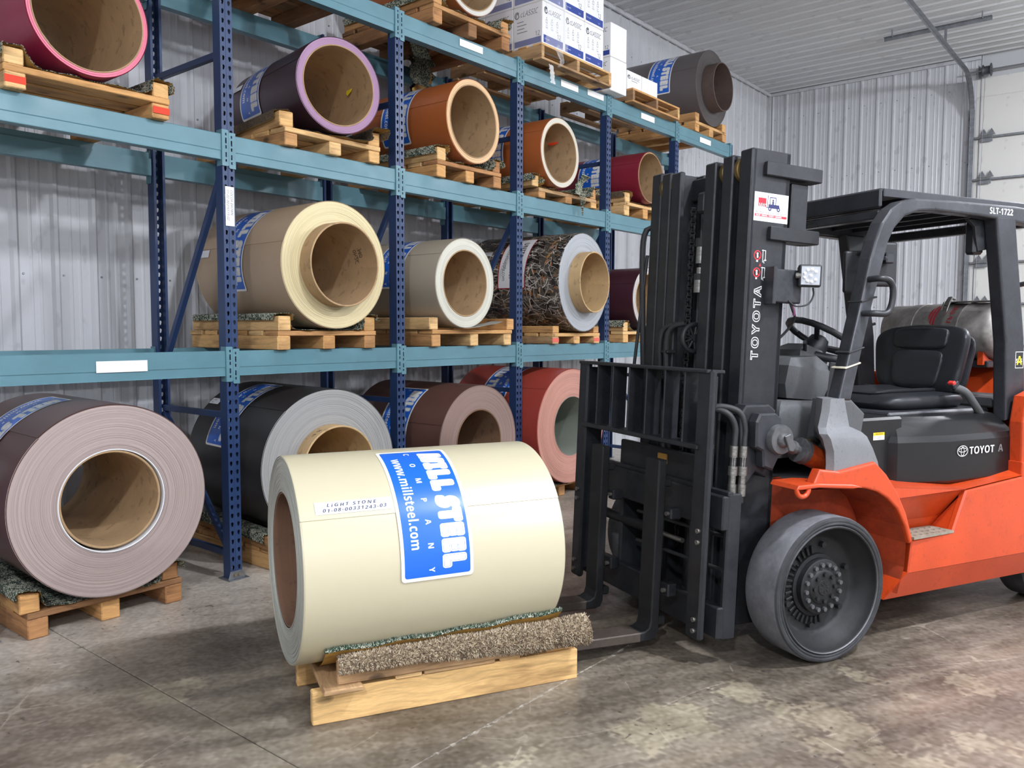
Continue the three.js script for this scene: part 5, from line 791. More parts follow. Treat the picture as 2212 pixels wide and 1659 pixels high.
// ---- hood, floor, dash
{
  const plan = (y, i, t = 0) => [[0.5 + i * 0.8, y, -0.24 - i], [0.56 + i * 0.8, y, -0.15 - i], [0.84 + i * 0.2, y, -0.085 - i], [1.33 - i * 0.5, y, -0.085 - i], [1.42 - i * 1.2, y, -0.16 - i], [1.45 - i * 1.3, y, -0.3 - i], [1.45 - i * 1.3, y, 2 * CZ + 0.3 + i], [1.42 - i * 1.2, y, 2 * CZ + 0.16 + i], [1.33 - i * 0.5, y, 2 * CZ + 0.085 + i], [0.84 + i * 0.2, y, 2 * CZ + 0.085 + i], [0.56 + i * 0.8, y, 2 * CZ + 0.15 + i], [0.5 + i * 0.8, y, 2 * CZ + 0.24 + i]].reverse();
  part(FL, 'hood', loft([plan(0.715, 0.012), plan(0.73, 0), plan(0.92, 0.004), plan(0.95, 0.014), plan(1.01, 0.062), plan(1.035, 0.095), plan(1.045, 0.14)].map(r => r), 0.3), K.hood);
  put(part(FL, 'hood_front_panel', cbox(0.36, 0.3, 0.9, 0.012), K.hood), 0.46, 0.893, CZ + 0.03);
  put(part(FL, 'warning_sticker', new THREE.PlaneGeometry(0.075, 0.036), std({ roughness: 0.5, map: canvasTex(256, 128, (c, w, h) => { c.fillStyle = '#efeee6'; c.fillRect(0, 0, w, h); c.fillStyle = '#f0c81c'; c.fillRect(0, 0, w, 52); c.fillStyle = '#222'; c.font = 'bold 34px sans-serif'; c.fillText('! WARNING', 34, 38); c.fillStyle = '#777'; for (let i = 0; i < 4; i++) c.fillRect(12, 64 + i * 15, 220 - 20 * (i % 2), 6); }) }), 'small yellow and white warning sticker'), 0.475, 0.955, CZ + 0.4812);
  const badge = canvasTex(1024, 170, (c, w, h) => { c.clearRect(0, 0, w, h); c.strokeStyle = c.fillStyle = '#d9dadc'; c.lineWidth = 10; c.beginPath(); c.ellipse(110, 85, 96, 66, 0, 0, 7); c.stroke(); c.lineWidth = 8; c.beginPath(); c.ellipse(110, 72, 74, 26, 0, 0, 7); c.stroke(); c.beginPath(); c.ellipse(110, 90, 28, 56, 0, 0, 7); c.stroke(); c.font = 'bold 132px sans-serif'; c.save(); c.transform(1.15, 0, 0, 1, 0, 0); c.fillText('TOYOT', 205, 134); c.globalAlpha = 0.22; c.fillText('A', 690, 134); c.restore(); });
  put(part(FL, 'maker_badge', new THREE.PlaneGeometry(0.4, 0.066), std({ map: badge, transparent: true, roughness: 0.5 }), 'white worn maker lettering'), 1.09, 0.87, -0.0835);
  // seat deck, cowl and dash
  put(part(FL, 'seat_deck', cbox(0.75, 0.05, 0.85, 0.01), K.black), 0.98, 1.03, CZ);
  put(part(FL, 'floor_plate', cbox(0.5, 0.02, 0.95, 0.004), K.greyDark), 0.22, 0.77, CZ);
  part(FL, 'front_cowl', loft([[[-0.02, 0.86, -0.33], [0.38, 0.86, -0.33], [0.38, 0.86, 2 * CZ + 0.33], [-0.02, 0.86, 2 * CZ + 0.33]], [[-0.02, 1.04, -0.33], [0.42, 1.03, -0.33], [0.42, 1.03, 2 * CZ + 0.33], [-0.02, 1.04, 2 * CZ + 0.33]], [[0.0, 1.1, -0.345], [0.44, 1.085, -0.345], [0.44, 1.085, 2 * CZ + 0.345], [0.0, 1.1, 2 * CZ + 0.345]], [[0.04, 1.125, -0.38], [0.46, 1.105, -0.38], [0.46, 1.105, 2 * CZ + 0.38], [0.04, 1.125, 2 * CZ + 0.38]]].map(r => r.reverse()), 0.7), K.greyDark);
  part(FL, 'dashboard', loft([[[0.13, 1.13, -0.44], [0.36, 1.11, -0.44], [0.36, 1.11, -0.96], [0.13, 1.13, -0.96]], [[0.1, 1.2, -0.42], [0.42, 1.16, -0.42], [0.42, 1.16, -0.98], [0.1, 1.2, -0.98]], [[0.12, 1.29, -0.42], [0.43, 1.25, -0.42], [0.43, 1.25, -0.98], [0.12, 1.29, -0.98]], [[0.17, 1.325, -0.46], [0.34, 1.33, -0.46], [0.34, 1.33, -0.94], [0.17, 1.325, -0.94]]].map(r => r.reverse()), 0.6), K.greyDark);
  put(part(FL, 'dash_hatch', cbox(0.05, 0.2, 0.015, 0.004), K.darkSteel), 0.405, 1.2, -0.425, 0, 0, -0.12);
  part(FL, 'column_shroud', loft([[[0.3, 1.24, -0.54], [0.46, 1.2, -0.54], [0.46, 1.2, -0.78], [0.3, 1.24, -0.78]], [[0.33, 1.36, -0.56], [0.52, 1.3, -0.56], [0.52, 1.3, -0.76], [0.33, 1.36, -0.76]], [[0.4, 1.39, -0.6], [0.52, 1.35, -0.6], [0.52, 1.35, -0.72], [0.4, 1.39, -0.72]]].map(r => r.reverse()), 0.5), K.greyDark);
  const sw = sub('steering_wheel'); sw.position.set(0.57, 1.425, -0.66); sw.rotation.set(0.12, 0, -0.5);
  const ring = new THREE.TorusGeometry(0.178, 0.017, 14, 64); ring.rotateX(PI / 2); { const p = ring.attributes.position; for (let i = 0; i < p.count; i++) { const x = p.getX(i), z = p.getZ(i), a = Math.atan2(z, x), k = 1 + 0.012 * Math.sin(a * 44); p.setXYZ(i, x * k, p.getY(i), z * k); } ring.computeVertexNormals(); } part(sw, 'wheel_rim', ring, K.vinyl);
  for (const a of [0.5, 2.6, 4.7]) part(sw, 'spoke', bar([0.03 * Math.cos(a), -0.04, 0.03 * Math.sin(a)], [0.155 * Math.cos(a), 0, 0.155 * Math.sin(a)], 0.026, 0.012), K.vinyl);
  part(sw, 'wheel_hub', lathe([[0.001, 0], [0.03, 0], [0.048, -0.012], [0.06, -0.05], [0.062, -0.09], [0.001, -0.09]], 28).rotateX(-PI / 2), K.vinyl); 
  part(sw, 'spinner_knob', merge([at(new THREE.SphereGeometry(0.026, 18, 14), 0.02, 0.085, 0.16), rod([0.02, 0.01, 0.16], [0.02, 0.07, 0.16], 0.011, 12)]), K.vinyl); part(sw, 'knob_clamp', at(cbox(0.05, 0.04, 0.03, 0.004), 0.02, 0.004, 0.16), K.steel);
  part(FL, 'turn_lever', rod([0.4, 1.34, -0.6], [0.3, 1.4, -0.5], 0.01, 10), K.vinyl); part(FL, 'gear_lever', rod([0.45, 1.33, -0.58], [0.6, 1.29, -0.45], 0.022, 12), K.vinyl);
  const lv = sub('hydraulic_levers'); lv.position.set(0.72, 1.1, -1.0); for (let k = 0; k < 3; k++) { part(lv, 'lever', rod([k * 0.03, 0, k * 0.05], [k * 0.03 - 0.03, 0.22, k * 0.05], 0.007, 8), K.steel); put(part(lv, 'lever_knob', new THREE.SphereGeometry(0.018, 12, 10), K.vinyl), k * 0.03 - 0.03, 0.23, k * 0.05); }
}
// ---- grey pillar shroud
for (const s of [1, 0]) {
  const q = (y, xl, xr, zn, zf, cut) => [[xl + 0.018, y, zn], [xr - 0.03, y, zn], [xr, y - 0.004, zn - 0.03], [xr, y, zf], [xl + cut, y, zf], [xl, y, zn - 0.03]].reverse();
  let a = loft([q(0.842, 0.0, 0.325, -0.03, -0.2, 0.14), q(0.87, 0.004, 0.318, -0.032, -0.2, 0.14), q(0.93, 0.005, 0.29, -0.036, -0.2, 0.13), q(0.985, -0.012, 0.255, -0.04, -0.2, 0.1), q(1.005, -0.02, 0.235, -0.052, -0.2, 0.09), q(1.03, 0.0, 0.188, -0.08, -0.2, 0.07), q(1.1, 0.026, 0.176, -0.088, -0.2, 0.05), q(1.155, 0.036, 0.166, -0.092, -0.2, 0.04)], 0.75);
  let b = slab([[0.15, 1.14], [0.27, 1.14], [0.36, 1.07], [0.345, 0.99], [0.3, 0.86], [0.1, 0.86]], -0.3, -0.17, 0.014);
  if (!s) { a = mirrorZ(a); a.translate(0, 0, 2 * CZ); b = mirrorZ(b); b.translate(0, 0, 2 * CZ); }
  part(FL, 'pillar_shroud', a, K.grey, 'grey plastic pillar shroud'); part(FL, 'shroud_liner', b, K.greyDark);
}
// ---- overhead guard
{
  const G = sub('overhead_guard');
  const outer = [[0.13, 1.145], [0.24, 1.55], [0.3, 1.785], [0.328, 1.87], [0.365, 1.95], [0.42, 2.015], [0.49, 2.055], [0.58, 2.075], [0.9, 2.083], [1.31, 2.085], [1.62, 2.07]], inner = [[1.62, 1.99], [1.3, 2.005], [1.05, 2.02], [0.72, 2.025], [0.6, 2.015], [0.51, 1.985], [0.45, 1.93], [0.41, 1.86], [0.385, 1.78], [0.315, 1.55], [0.205, 1.14]];
  const rear = [[1.16, 2.03], [1.31, 2.03], [1.42, 1.42], [1.45, 1.0], [1.3, 1.0], [1.275, 1.4]];
  for (const s of [1, 0]) { for (const [nm, pts] of [['side_rail', outer.concat(inner)], ['rear_pillar', rear]]) { let g = slab(pts, -0.19, -0.115, 0.012); if (!s) { g = mirrorZ(g); g.translate(0, 0, 2 * CZ + (nm === 'rear_pillar' ? 0.1 : 0.04)); } part(G, nm, g, nm === 'side_rail' ? K.guard : K.black); } }
  put(part(G, 'roof_panel', cbox(1.12, 0.022, 0.96, 0.008), K.black), 1.0, 2.112, CZ); put(part(G, 'front_lip', cbox(0.02, 0.085, 0.97, 0.006), K.black), 0.435, 2.075, CZ); put(part(G, 'front_crossbar', cbox(0.05, 0.04, 0.96, 0.006), K.guard), 0.45, 2.0, CZ);
  part(G, 'side_lip', at(cbox(1.1, 0.04, 0.014, 0.004), 1.0, 2.1, -0.19), K.black);
  for (let k = 0; k < 6; k++) put(part(G, 'roof_bar', cbox(0.02, 0.035, 0.94, 0.003), K.black), 0.6 + k * 0.17, 2.07, CZ);
  put(part(G, 'rear_crossbar', cbox(0.06, 0.05, 0.96, 0.006), K.guard), 1.58, 2.03, CZ);
  part(G, 'corner_bracket', slab([[1.05, 2.015], [1.2, 2.015], [1.21, 1.87], [1.14, 1.86], [1.12, 1.93], [1.11, 1.98]], -0.21, -0.19, 0.004), K.black); put(part(G, 'wiring_box', cbox(0.075, 0.17, 0.06, 0.012), K.vinyl), 1.16, 1.93, -0.23);
  put(part(G, 'number_lettering', new THREE.PlaneGeometry(0.2, 0.046), std({ transparent: true, roughness: 0.6, map: canvasTex(512, 118, (c, w, h) => { c.clearRect(0, 0, w, h); c.fillStyle = '#e4e4e2'; c.font = 'bold 112px sans-serif'; c.fillText('SLT-1722', 10, 100, 490); }) }), 'white fleet number lettering'), 1.2, 2.052, -0.1143, 0, 0, 0);
  put(part(G, 'safety_sticker', new THREE.PlaneGeometry(0.065, 0.085), std({ roughness: 0.5, map: canvasTex(192, 256, (c, w, h) => { c.fillStyle = '#e8e8e6'; c.fillRect(0, 0, w, h); c.fillStyle = '#23262c'; c.fillRect(10, 10, w - 20, h - 20); c.fillStyle = '#eae9e4'; c.font = 'bold 84px sans-serif'; c.fillText('S', 14, 170); c.fillText('S', 118, 170); c.fillStyle = '#f0d82a'; c.font = 'bold 190px sans-serif'; c.fillText('A', 34, 205); }) }), 'square sticker with a yellow letter'), 1.385, 1.31, -0.1143);
  for (const [y, x] of [[1.3, 0.205], [1.37, 0.225], [1.6, 0.295]]) put(part(G, 'cable_tie', cbox(0.1, 0.007, 0.085, 0.002), y === 1.3 ? std({ color: 0xd5cfb8, roughness: 0.6 }) : K.hose), x, y, -0.152, 0, 0, 0.24);
  const h = sub('grab_handle'); part(h, 'handle_tube', tube([[0.29, 1.69, -0.115], [0.3, 1.692, -0.06], [0.34, 1.685, -0.05], [0.368, 1.655, -0.05], [0.37, 1.6, -0.05], [0.355, 1.555, -0.05], [0.33, 1.535, -0.052], [0.28, 1.535, -0.07], [0.26, 1.536, -0.115]], 0.0145, 48, 10), K.vinyl);
  const mr = sub('mirror'); part(mr, 'mirror_shell', at(new RoundedBoxGeometry(0.035, 0.21, 0.12, 4, 0.016), 0.485, 1.77, -0.2, 0, 1.25, 0), K.vinyl); part(mr, 'mirror_arm', merge([rod([0.4, 1.79, -0.13], [0.47, 1.8, -0.17], 0.009), at(cbox(0.05, 0.05, 0.035, 0.006), 0.46, 1.795, -0.16)]), K.black);
  const m2 = sub('mirror'); part(m2, 'mirror_shell', at(new RoundedBoxGeometry(0.03, 0.2, 0.11, 4, 0.014), 0.375, 1.735, -0.27, 0, 1.0, 0), K.vinyl); part(m2, 'mirror_arm', rod([0.34, 1.83, -0.15], [0.37, 1.82, -0.25], 0.009), K.black);
  part(FL, 'beacon_coil', tube(Array.from({ length: 60 }, (_, i) => [1.13 + 0.0 * i + 0.05 * Math.cos(i / 60 * PI), 2.12 + 0.028 * Math.sin(i / 60 * PI) + 0.006 * Math.sin(i * 1.9), -0.55 + 0.006 * Math.cos(i * 1.9)]), 0.006, 120, 6), K.hose);
}
// ---- seat
{
  const S = sub('driver_seat'); S.position.set(1.2, 1.05, -0.56);
  const lean = 0.2, ub = [Math.cos(lean), -Math.sin(lean) * -0.0, 0];
  const back = (y0, y1, wA, wB, dep, off, wing, top, e = 3.2, hz = 0) => pillow(v => { const s = Math.sin(PI * clamp(v, 0.0, 1)), k = Math.pow(Math.max(1e-4, 1 - Math.pow(Math.abs(2 * v - 1), 5)), 0.5), y = y0 + (y1 - y0) * v, w = (wA + (wB - wA) * v); return { c: [y * lean + off, y, hz], a: Math.max(0.004, w * (0.35 + 0.65 * k)), b: Math.max(0.003, dep * k), ua: [0, 0, 1], ub: [1, 0, 0], e, bend: p => -wing * Math.pow(Math.abs(p) / Math.max(wA, wB), 3) }; }, 32, 22);
  part(S, 'backrest', back(0.05, 0.44, 0.245, 0.3, 0.055, 0.0, 0.07), K.vinyl);
  part(S, 'backrest_insert', back(0.09, 0.31, 0.135, 0.165, 0.02, -0.05, 0.012, 0, 6), K.vinyl); part(S, 'headrest_pad', back(0.305, 0.425, 0.165, 0.17, 0.02, -0.05, 0.012, 0, 6), K.vinyl);
  part(S, 'backrest_shell', back(0.04, 0.4, 0.24, 0.28, 0.03, 0.06, 0.04), K.black);
  const cush = (x0, x1, wa, y, t, hz = 0, e = 3) => pillow(v => { const k = Math.pow(Math.max(1e-4, 1 - Math.pow(Math.abs(2 * v - 1), 6)), 0.5); return { c: [x0 + (x1 - x0) * v, y, hz], a: wa * (0.6 + 0.4 * k), b: Math.max(0.004, t * k), ua: [0, 0, -1], ub: [0, 1, 0], e, bend: p => 0.018 * Math.pow(Math.abs(p) / wa, 3) }; }, 32, 20);
  part(S, 'cushion', cush(-0.52, 0.08, 0.27, 0.03, 0.055), K.vinyl); part(S, 'cushion_insert', cush(-0.47, 0.0, 0.15, 0.078, 0.014, 0, 6), K.vinyl); part(S, 'seat_base', at(cbox(0.55, 0.05, 0.46, 0.015), -0.2, -0.035, 0), K.black);
  const bl = sub('seat_belt'); part(bl, 'belt_sleeve', tube([[1.06, 1.17, -0.23], [1.1, 1.145, -0.2], [1.15, 1.09, -0.19], [1.22, 1.03, -0.2]], 0.02, 24, 10), K.greyDark); part(bl, 'buckle', at(cbox(0.045, 0.03, 0.05, 0.005), 1.045, 1.183, -0.235, 0, 0, 0.5), K.black); part(bl, 'release_button', at(cbox(0.022, 0.02, 0.036, 0.004), 1.03, 1.192, -0.228, 0, 0, 0.5), std({ color: 0xd2322c, roughness: 0.5 }), 'red release button'); part(bl, 'anchor', at(cbox(0.05, 0.03, 0.05, 0.005), 1.24, 1.02, -0.21), K.steel);
  const b2 = sub('seat_belt'); part(b2, 'retractor', at(cbox(0.1, 0.07, 0.05, 0.01), 0.98, 1.1, -0.9), K.black); part(b2, 'latch', at(cbox(0.06, 0.03, 0.012, 0.004), 0.92, 1.13, -0.89), K.steel);
}
// ---- gas cylinder on the counterweight
{
  const t = sub('gas_cylinder'); t.position.set(1.72, 1.455, 0);
  const P = []; for (let i = 0; i <= 10; i++) { const a = i / 10 * PI / 2; P.push([0.001 + 0.163 * Math.sin(a), -0.455 - 0.09 * (1 - Math.cos(a))]); }
  const body = [...P.map(([r, z]) => [r, z + 0.05 + 0.04]), [0.164, -0.6], [0.168, -0.606], [0.164, -0.612], [0.164, -0.9], [0.168, -0.905], [0.164, -0.91], [0.163, -0.98], [0.14, -1.05], [0.09, -1.075], [0.001, -1.08]];
  part(t, 'tank_shell', lathe(body, 56), K.tank);
  part(t, 'valve_collar', lathe([[0.15, -0.98], [0.158, -0.99], [0.158, -1.13], [0.15, -1.13], [0.148, -0.99]], 48), K.tank);
  const logo = wrapPatch(0.1655, 178, 100, -0.83, -0.62); part(t, 'painted_logo', logo, std({ transparent: true, roughness: 0.6, map: canvasTex(512, 512, (c, w, h) => { c.clearRect(0, 0, w, h); c.fillStyle = '#b5202c'; c.save(); c.beginPath(); c.ellipse(250, 320, 190, 130, 0, 0, 7); c.clip(); for (let k = 0; k < 6; k++) { c.fillRect(40, 180 + k * 48, 430, 32); } c.restore(); c.font = 'bold 92px sans-serif'; c.fillText('LP-GAS', 90, 130); }) }), 'worn red painted logo');
  part(t, 'saddle_band', lathe([[0.166, -0.7], [0.17, -0.7], [0.17, -0.745], [0.166, -0.745]], 48), K.steel);
  part(t, 'latch_clamp', merge([bar([-0.1, 0.15, -0.722], [-0.06, 0.2, -0.72], 0.03, 0.012), bar([-0.06, 0.2, -0.72], [-0.02, 0.185, -0.72], 0.02, 0.01), rod([-0.12, 0.11, -0.74], [-0.09, 0.17, -0.74], 0.006), rod([-0.12, 0.11, -0.705], [-0.09, 0.17, -0.705], 0.006)]), K.steel);
  part(t, 'label_plate', at(cbox(0.16, 0.006, 0.3, 0.002), 0.0, 0.172, -0.6), K.tank); part(t, 'carry_handle', tube([[0.1, 0.1, -0.5], [0.1, 0.24, -0.5], [0.12, 0.26, -0.46], [0.12, 0.26, -0.3], [0.12, 0.1, -0.26]], 0.014, 30, 8), K.black);
  put(part(t, 'cradle', cbox(0.26, 0.04, 0.56, 0.006), K.black), 0.02, -0.185, -0.72); part(t, 'cradle_saddle', slab([[-0.12, -0.115], [-0.07, -0.155], [0, -0.17], [0.07, -0.155], [0.12, -0.115], [0.12, -0.19], [-0.12, -0.19]], -0.5, -0.46, 0.004), K.orange);
  put(part(FL, 'rear_deck', cbox(0.42, 0.05, 0.9, 0.01), K.greyDark), 1.55, 1.08, CZ); part(FL, 'gas_hose', tube([[1.5, 1.5, -1.12], [1.35, 1.45, -1.15], [1.3, 1.3, -1.12], [1.32, 1.15, -1.08], [1.45, 1.1, -1.0]], 0.009, 30, 8), K.hose);
}
// ---- mast and carriage share a backward tilt; local x = 0 at the front of the outer rails
const tilted = (name) => { const g = sub(name); g.position.set(-0.34, 0, 0); g.rotation.z = -2.4 * D2R; return g; };
{
  const A = tilted('mast');
  const rail = (nm, z, w, x0, dep, h0, h1, web) => { for (const s of [1, 0]) { // channel: web plate, front and rear flanges
    let g = merge([slab([[x0 + 0.008, h0], [x0 + dep, h0], [x0 + dep, h1], [x0 + 0.008, h1]], z - web, z, 0.004), at(cbox(0.03, h1 - h0, w, 0.006), x0 + 0.015, (h0 + h1) / 2, z - w / 2), at(cbox(0.03, h1 - h0, w, 0.006), x0 + dep - 0.015, (h0 + h1) / 2, z - w / 2)]);
    if (!s) { g = mirrorZ(g); g.translate(0, 0, 2 * CZ); } part(A, nm, g, K.mast); } };
  rail('outer_rail', -0.29, 0.082, 0, 0.225, 0.12, 2.265, 0.018); rail('middle_rail', -0.4, 0.072, -0.015, 0.19, 0.12, 2.25, 0.02); rail('inner_rail', -0.5, 0.078, -0.03, 0.17, 0.12, 2.235, 0.02);
  for (const z of [-0.386, -0.486]) for (const s of [1, 0]) put(part(A, 'roller', lathe([[0.02, -0.014], [0.054, -0.014], [0.058, -0.01], [0.058, 0.01], [0.054, 0.014], [0.02, 0.014]], 32), K.brass, 'brass coloured roller'), 0.045, 2.185, s ? z : 2 * CZ - z);
  for (const [y, x, h] of [[2.16, 0.1, 0.11], [1.2, 0.15, 0.08], [0.55, 0.17, 0.1], [2.2, 0.19, 0.06]]) put(part(A, 'cross_member', cbox(0.03, h, 0.5, 0.006), K.mast), x, y, CZ);
  put(part(A, 'top_hook_plate', cbox(0.16, 0.1, 0.06, 0.01), K.mast), 0.08, 2.07, CZ + 0.03);
  for (const s of [-1, 1]) { part(A, 'lift_cylinder', rod([0.2, 0.15, CZ + s * 0.22], [0.2, 1.5, CZ + s * 0.22], 0.036, 20), K.darkSteel); part(A, 'lift_rod', rod([0.2, 1.5, CZ + s * 0.22], [0.2, 2.1, CZ + s * 0.22], 0.02, 16), K.steel); }
  part(A, 'centre_cylinder', rod([0.06, 0.2, CZ + 0.03], [0.06, 1.2, CZ + 0.03], 0.04, 20), K.darkSteel); part(A, 'centre_rod', rod([0.06, 1.2, CZ + 0.03], [0.06, 1.9, CZ + 0.03], 0.016, 14), K.steel);
  part(A, 'hose_fitting', merge([rod([0.02, 1.78, CZ + 0.03], [0.02, 1.86, CZ + 0.03], 0.024, 12), rod([0.02, 1.64, CZ + 0.03], [0.02, 1.7, CZ + 0.03], 0.028, 12), rod([0.02, 1.72, CZ + 0.03], [0.02, 1.76, CZ + 0.03], 0.018, 12)]), K.steel); part(A, 'fitting_boot', merge([rod([0.02, 1.86, CZ + 0.03], [0.02, 1.9, CZ + 0.03], 0.03, 12), rod([0.02, 1.7, CZ + 0.03], [0.02, 1.73, CZ + 0.03], 0.03, 12)]), K.hose);
  { const L = []; for (let y = 0.4; y < 2.05; y += 0.026) L.push(at(new THREE.TorusGeometry(0.014, 0.005, 6, 10), 0.03, y, CZ - 0.06, 0, (Math.round(y / 0.026) % 2) * PI / 2, 0), at(cbox(0.026, 0.02, 0.014, 0.002), 0.03, y + 0.013, CZ - 0.06)); part(A, 'lift_chain', merge(L), K.darkSteel, 'greasy lift chain'); part(A, 'lift_chain', merge(L).translate(0, 0, 0.1), K.darkSteel, 'greasy lift chain'); }
  const pul = []; for (let k = 0; k < 9; k++) { const a = k / 9 * 2 * PI; pul.push(bar([-0.02 + 0.015 * Math.cos(a), 1.42 + 0.015 * Math.sin(a), CZ + 0.06], [-0.02 + 0.06 * Math.cos(a), 1.42 + 0.06 * Math.sin(a), CZ + 0.06], 0.012, 0.008)); }
  part(A, 'hose_pulley', merge([at(new THREE.TorusGeometry(0.065, 0.012, 8, 32), -0.02, 1.42, CZ + 0.06), at(cyl(0.018, 0.018, 0.03, 14), -0.02, 1.42, CZ + 0.06, PI / 2, 0, 0), ...pul]), K.vinyl);
  for (const dz of [-0.11, -0.06]) part(A, 'mast_hose', tube([[-0.03, 1.49, CZ + 0.02 + dz * 0.3], [-0.06, 1.47, CZ + dz], [-0.07, 1.4, CZ + dz - 0.03], [-0.05, 1.2, CZ + dz - 0.04], [-0.03, 0.9, CZ + dz - 0.02], [-0.02, 0.7, CZ + dz]], 0.013, 40, 8), K.hose);
  for (const [y, z] of [[1.35, CZ - 0.1], [1.22, CZ - 0.13], [1.22, CZ + 0.0]]) put(part(A, 'hose_clamp', cbox(0.05, 0.018, 0.06, 0.004), K.darkSteel), -0.05, y, z);
  part(A, 'far_hose', tube([[0.02, 1.2, -1.07], [-0.01, 1.7, -1.08], [0.0, 1.95, -1.1], [0.04, 2.0, -1.08], [0.06, 1.9, -1.02]], 0.016, 30, 8), K.hose); part(A, 'far_rod', rod([-0.03, 1.2, -1.1], [0.0, 1.85, -1.06], 0.009, 8), K.hose);
  // tie brackets behind the near rail
  const hook = (y, x0, x1) => slab([[x0, 0], [x0 + 0.16, 0.075], [x1 - 0.03, 0.075], [x1, 0.05], [x1, -0.02], [x0 + 0.17, -0.02], [x0, -0.02]].map(([a, b]) => [a, b]), y, y + 0.062, 0.004).rotateX(-PI / 2);
  for (const [y, x0, x1] of [[2.15, 0.07, 0.4], [1.868, 0.11, 0.4]]) { const g = hook(y, x0, x1); g.translate(0, 0, -0.29); part(A, 'tie_bracket', g, K.mast); }
  put(part(A, 'bracket_post', cbox(0.1, 0.24, 0.05, 0.005), K.mast), 0.3, 2.02, -0.325);
  // lamp box and work lamp
  part(A, 'lamp_box', merge([at(new RoundedBoxGeometry(0.16, 0.15, 0.05, 2, 0.008), 0.2, 1.665, -0.262), at(cbox(0.02, 0.17, 0.07, 0.004), 0.118, 1.665, -0.265)]), K.black);
  const lampG = (g) => at(g, 0.285, 1.715, -0.2, 0, -0.55, 0);
  part(A, 'work_lamp', merge([lampG(new RoundedBoxGeometry(0.1, 0.1, 0.035, 3, 0.01)), ...[...Array(6)].map((_, k) => lampG(at(cbox(0.01, 0.085, 0.03, 0.002), -0.04 + k * 0.016, 0, -0.03)))]), K.vinyl);
  part(A, 'lamp_lens', lampG(at(cbox(0.082, 0.082, 0.004, 0.001), 0, 0, 0.0185)), phy({ color: 0xc8ccd0, roughness: 0.12, metalness: 0.6 }), 'clear square lens');
  { const L = []; for (let k = 0; k < 9; k++) { const a = k * 0.698, r = k ? 0.028 : 0; L.push(lampG(at(new THREE.SphereGeometry(0.0085, 10, 8), r * Math.cos(a), r * Math.sin(a), 0.021))); } part(A, 'lamp_diode', merge(L), phy({ color: 0xf2f4f8, roughness: 0.1, clearcoat: 1 })); }
  part(A, 'lamp_mount', rod([0.235, 1.715, -0.23], [0.25, 1.715, -0.21], 0.014, 12), K.steel); part(A, 'lamp_wire', tube([[0.32, 1.665, -0.21], [0.325, 1.63, -0.21], [0.3, 1.59, -0.215], [0.24, 1.578, -0.225], [0.2, 1.6, -0.233]], 0.004, 30, 6), K.hose); part(A, 'lamp_wire', tube([[0.22, 1.59, -0.24], [0.235, 1.56, -0.24], [0.27, 1.53, -0.26], [0.285, 1.49, -0.3], [0.26, 1.44, -0.33], [0.22, 1.41, -0.34]], 0.006, 30, 6), K.hose);
  part(A, 'wire_connector', tube([[0.225, 1.585, -0.24], [0.24, 1.56, -0.24], [0.255, 1.54, -0.25]], 0.007, 12, 6), std({ color: 0x8d4a78, roughness: 0.6 }));
  // prints on the side of the outer rail
  const px = (m) => m; const pz = -0.2893;
  put(part(A, 'dealer_sign', new THREE.PlaneGeometry(0.197, 0.127), std({ roughness: 0.45, map: canvasTex(768, 500, (c, w, h) => {
    c.fillStyle = '#f7f7f5'; c.fillRect(0, 0, w, h); c.fillStyle = '#cf1f33'; c.fillRect(90, 95, 175, 150); c.fillStyle = '#f7f7f5'; c.strokeStyle = '#cf1f33'; c.font = 'bold 92px sans-serif'; c.lineWidth = 5; c.fillText('MHS', 100, 250, 190); c.strokeText('MHS', 100, 250, 190);
    c.strokeStyle = c.fillStyle = '#23265c'; c.lineWidth = 13; c.beginPath(); c.moveTo(300, 40); c.lineTo(300, 245); c.stroke(); c.beginPath(); c.moveTo(262, 250); c.lineTo(320, 250); c.stroke(); c.lineWidth = 16; c.strokeRect(352, 70, 130, 130); c.beginPath(); c.moveTo(320, 190); c.lineTo(560, 190); c.lineTo(580, 260); c.lineTo(320, 260); c.closePath(); c.fill(); for (const x of [352, 548]) { c.beginPath(); c.arc(x, 270, 38, 0, 7); c.fill(); c.fillStyle = '#f7f7f5'; c.beginPath(); c.arc(x, 270, 15, 0, 7); c.fill(); c.fillStyle = '#23265c'; } c.beginPath(); c.arc(420, 118, 18, 0, 7); c.fill(); c.fillRect(400, 136, 40, 60);
    c.fillStyle = '#33353c'; c.font = 'bold 46px sans-serif'; c.fillText('MATERIAL HANDLING SPECIALISTS', 30, 360, 708); c.fillStyle = '#cf1f33'; c.fillRect(22, 376, 724, 44); c.fillStyle = '#f7f7f5'; c.font = 'bold 36px sans-serif'; c.fillText('SALES • RENTAL • PARTS • LEASING', 46, 410, 676); c.fillStyle = '#33353c'; c.font = '32px sans-serif'; c.fillText('www.mhspecialists.com', 190, 454, 390); c.font = '24px sans-serif'; c.fillText('(555) 412-3000', 300, 486); }) }), 'white dealer sign with red block and forklift drawing'), 0.122, 2.012, pz);
  const word = canvasTex(1024, 180, (c, w, h) => { c.clearRect(0, 0, w, h); c.font = 'bold 168px sans-serif'; c.lineJoin = 'miter'; c.strokeStyle = '#e6e6e6'; c.lineWidth = 9; c.save(); c.transform(1.28, 0, 0, 1, 0, 0); let x = 10; for (const s of 'TOYOTA') { c.strokeText(s, x, 152); x += c.measureText(s).width + 22; } c.restore(); });
  put(part(A, 'maker_lettering', new THREE.PlaneGeometry(0.35, 0.06), std({ map: word, transparent: true, roughness: 0.6 }), 'white outline maker lettering running upwards'), 0.07, 1.5, pz, 0, 0, PI / 2);
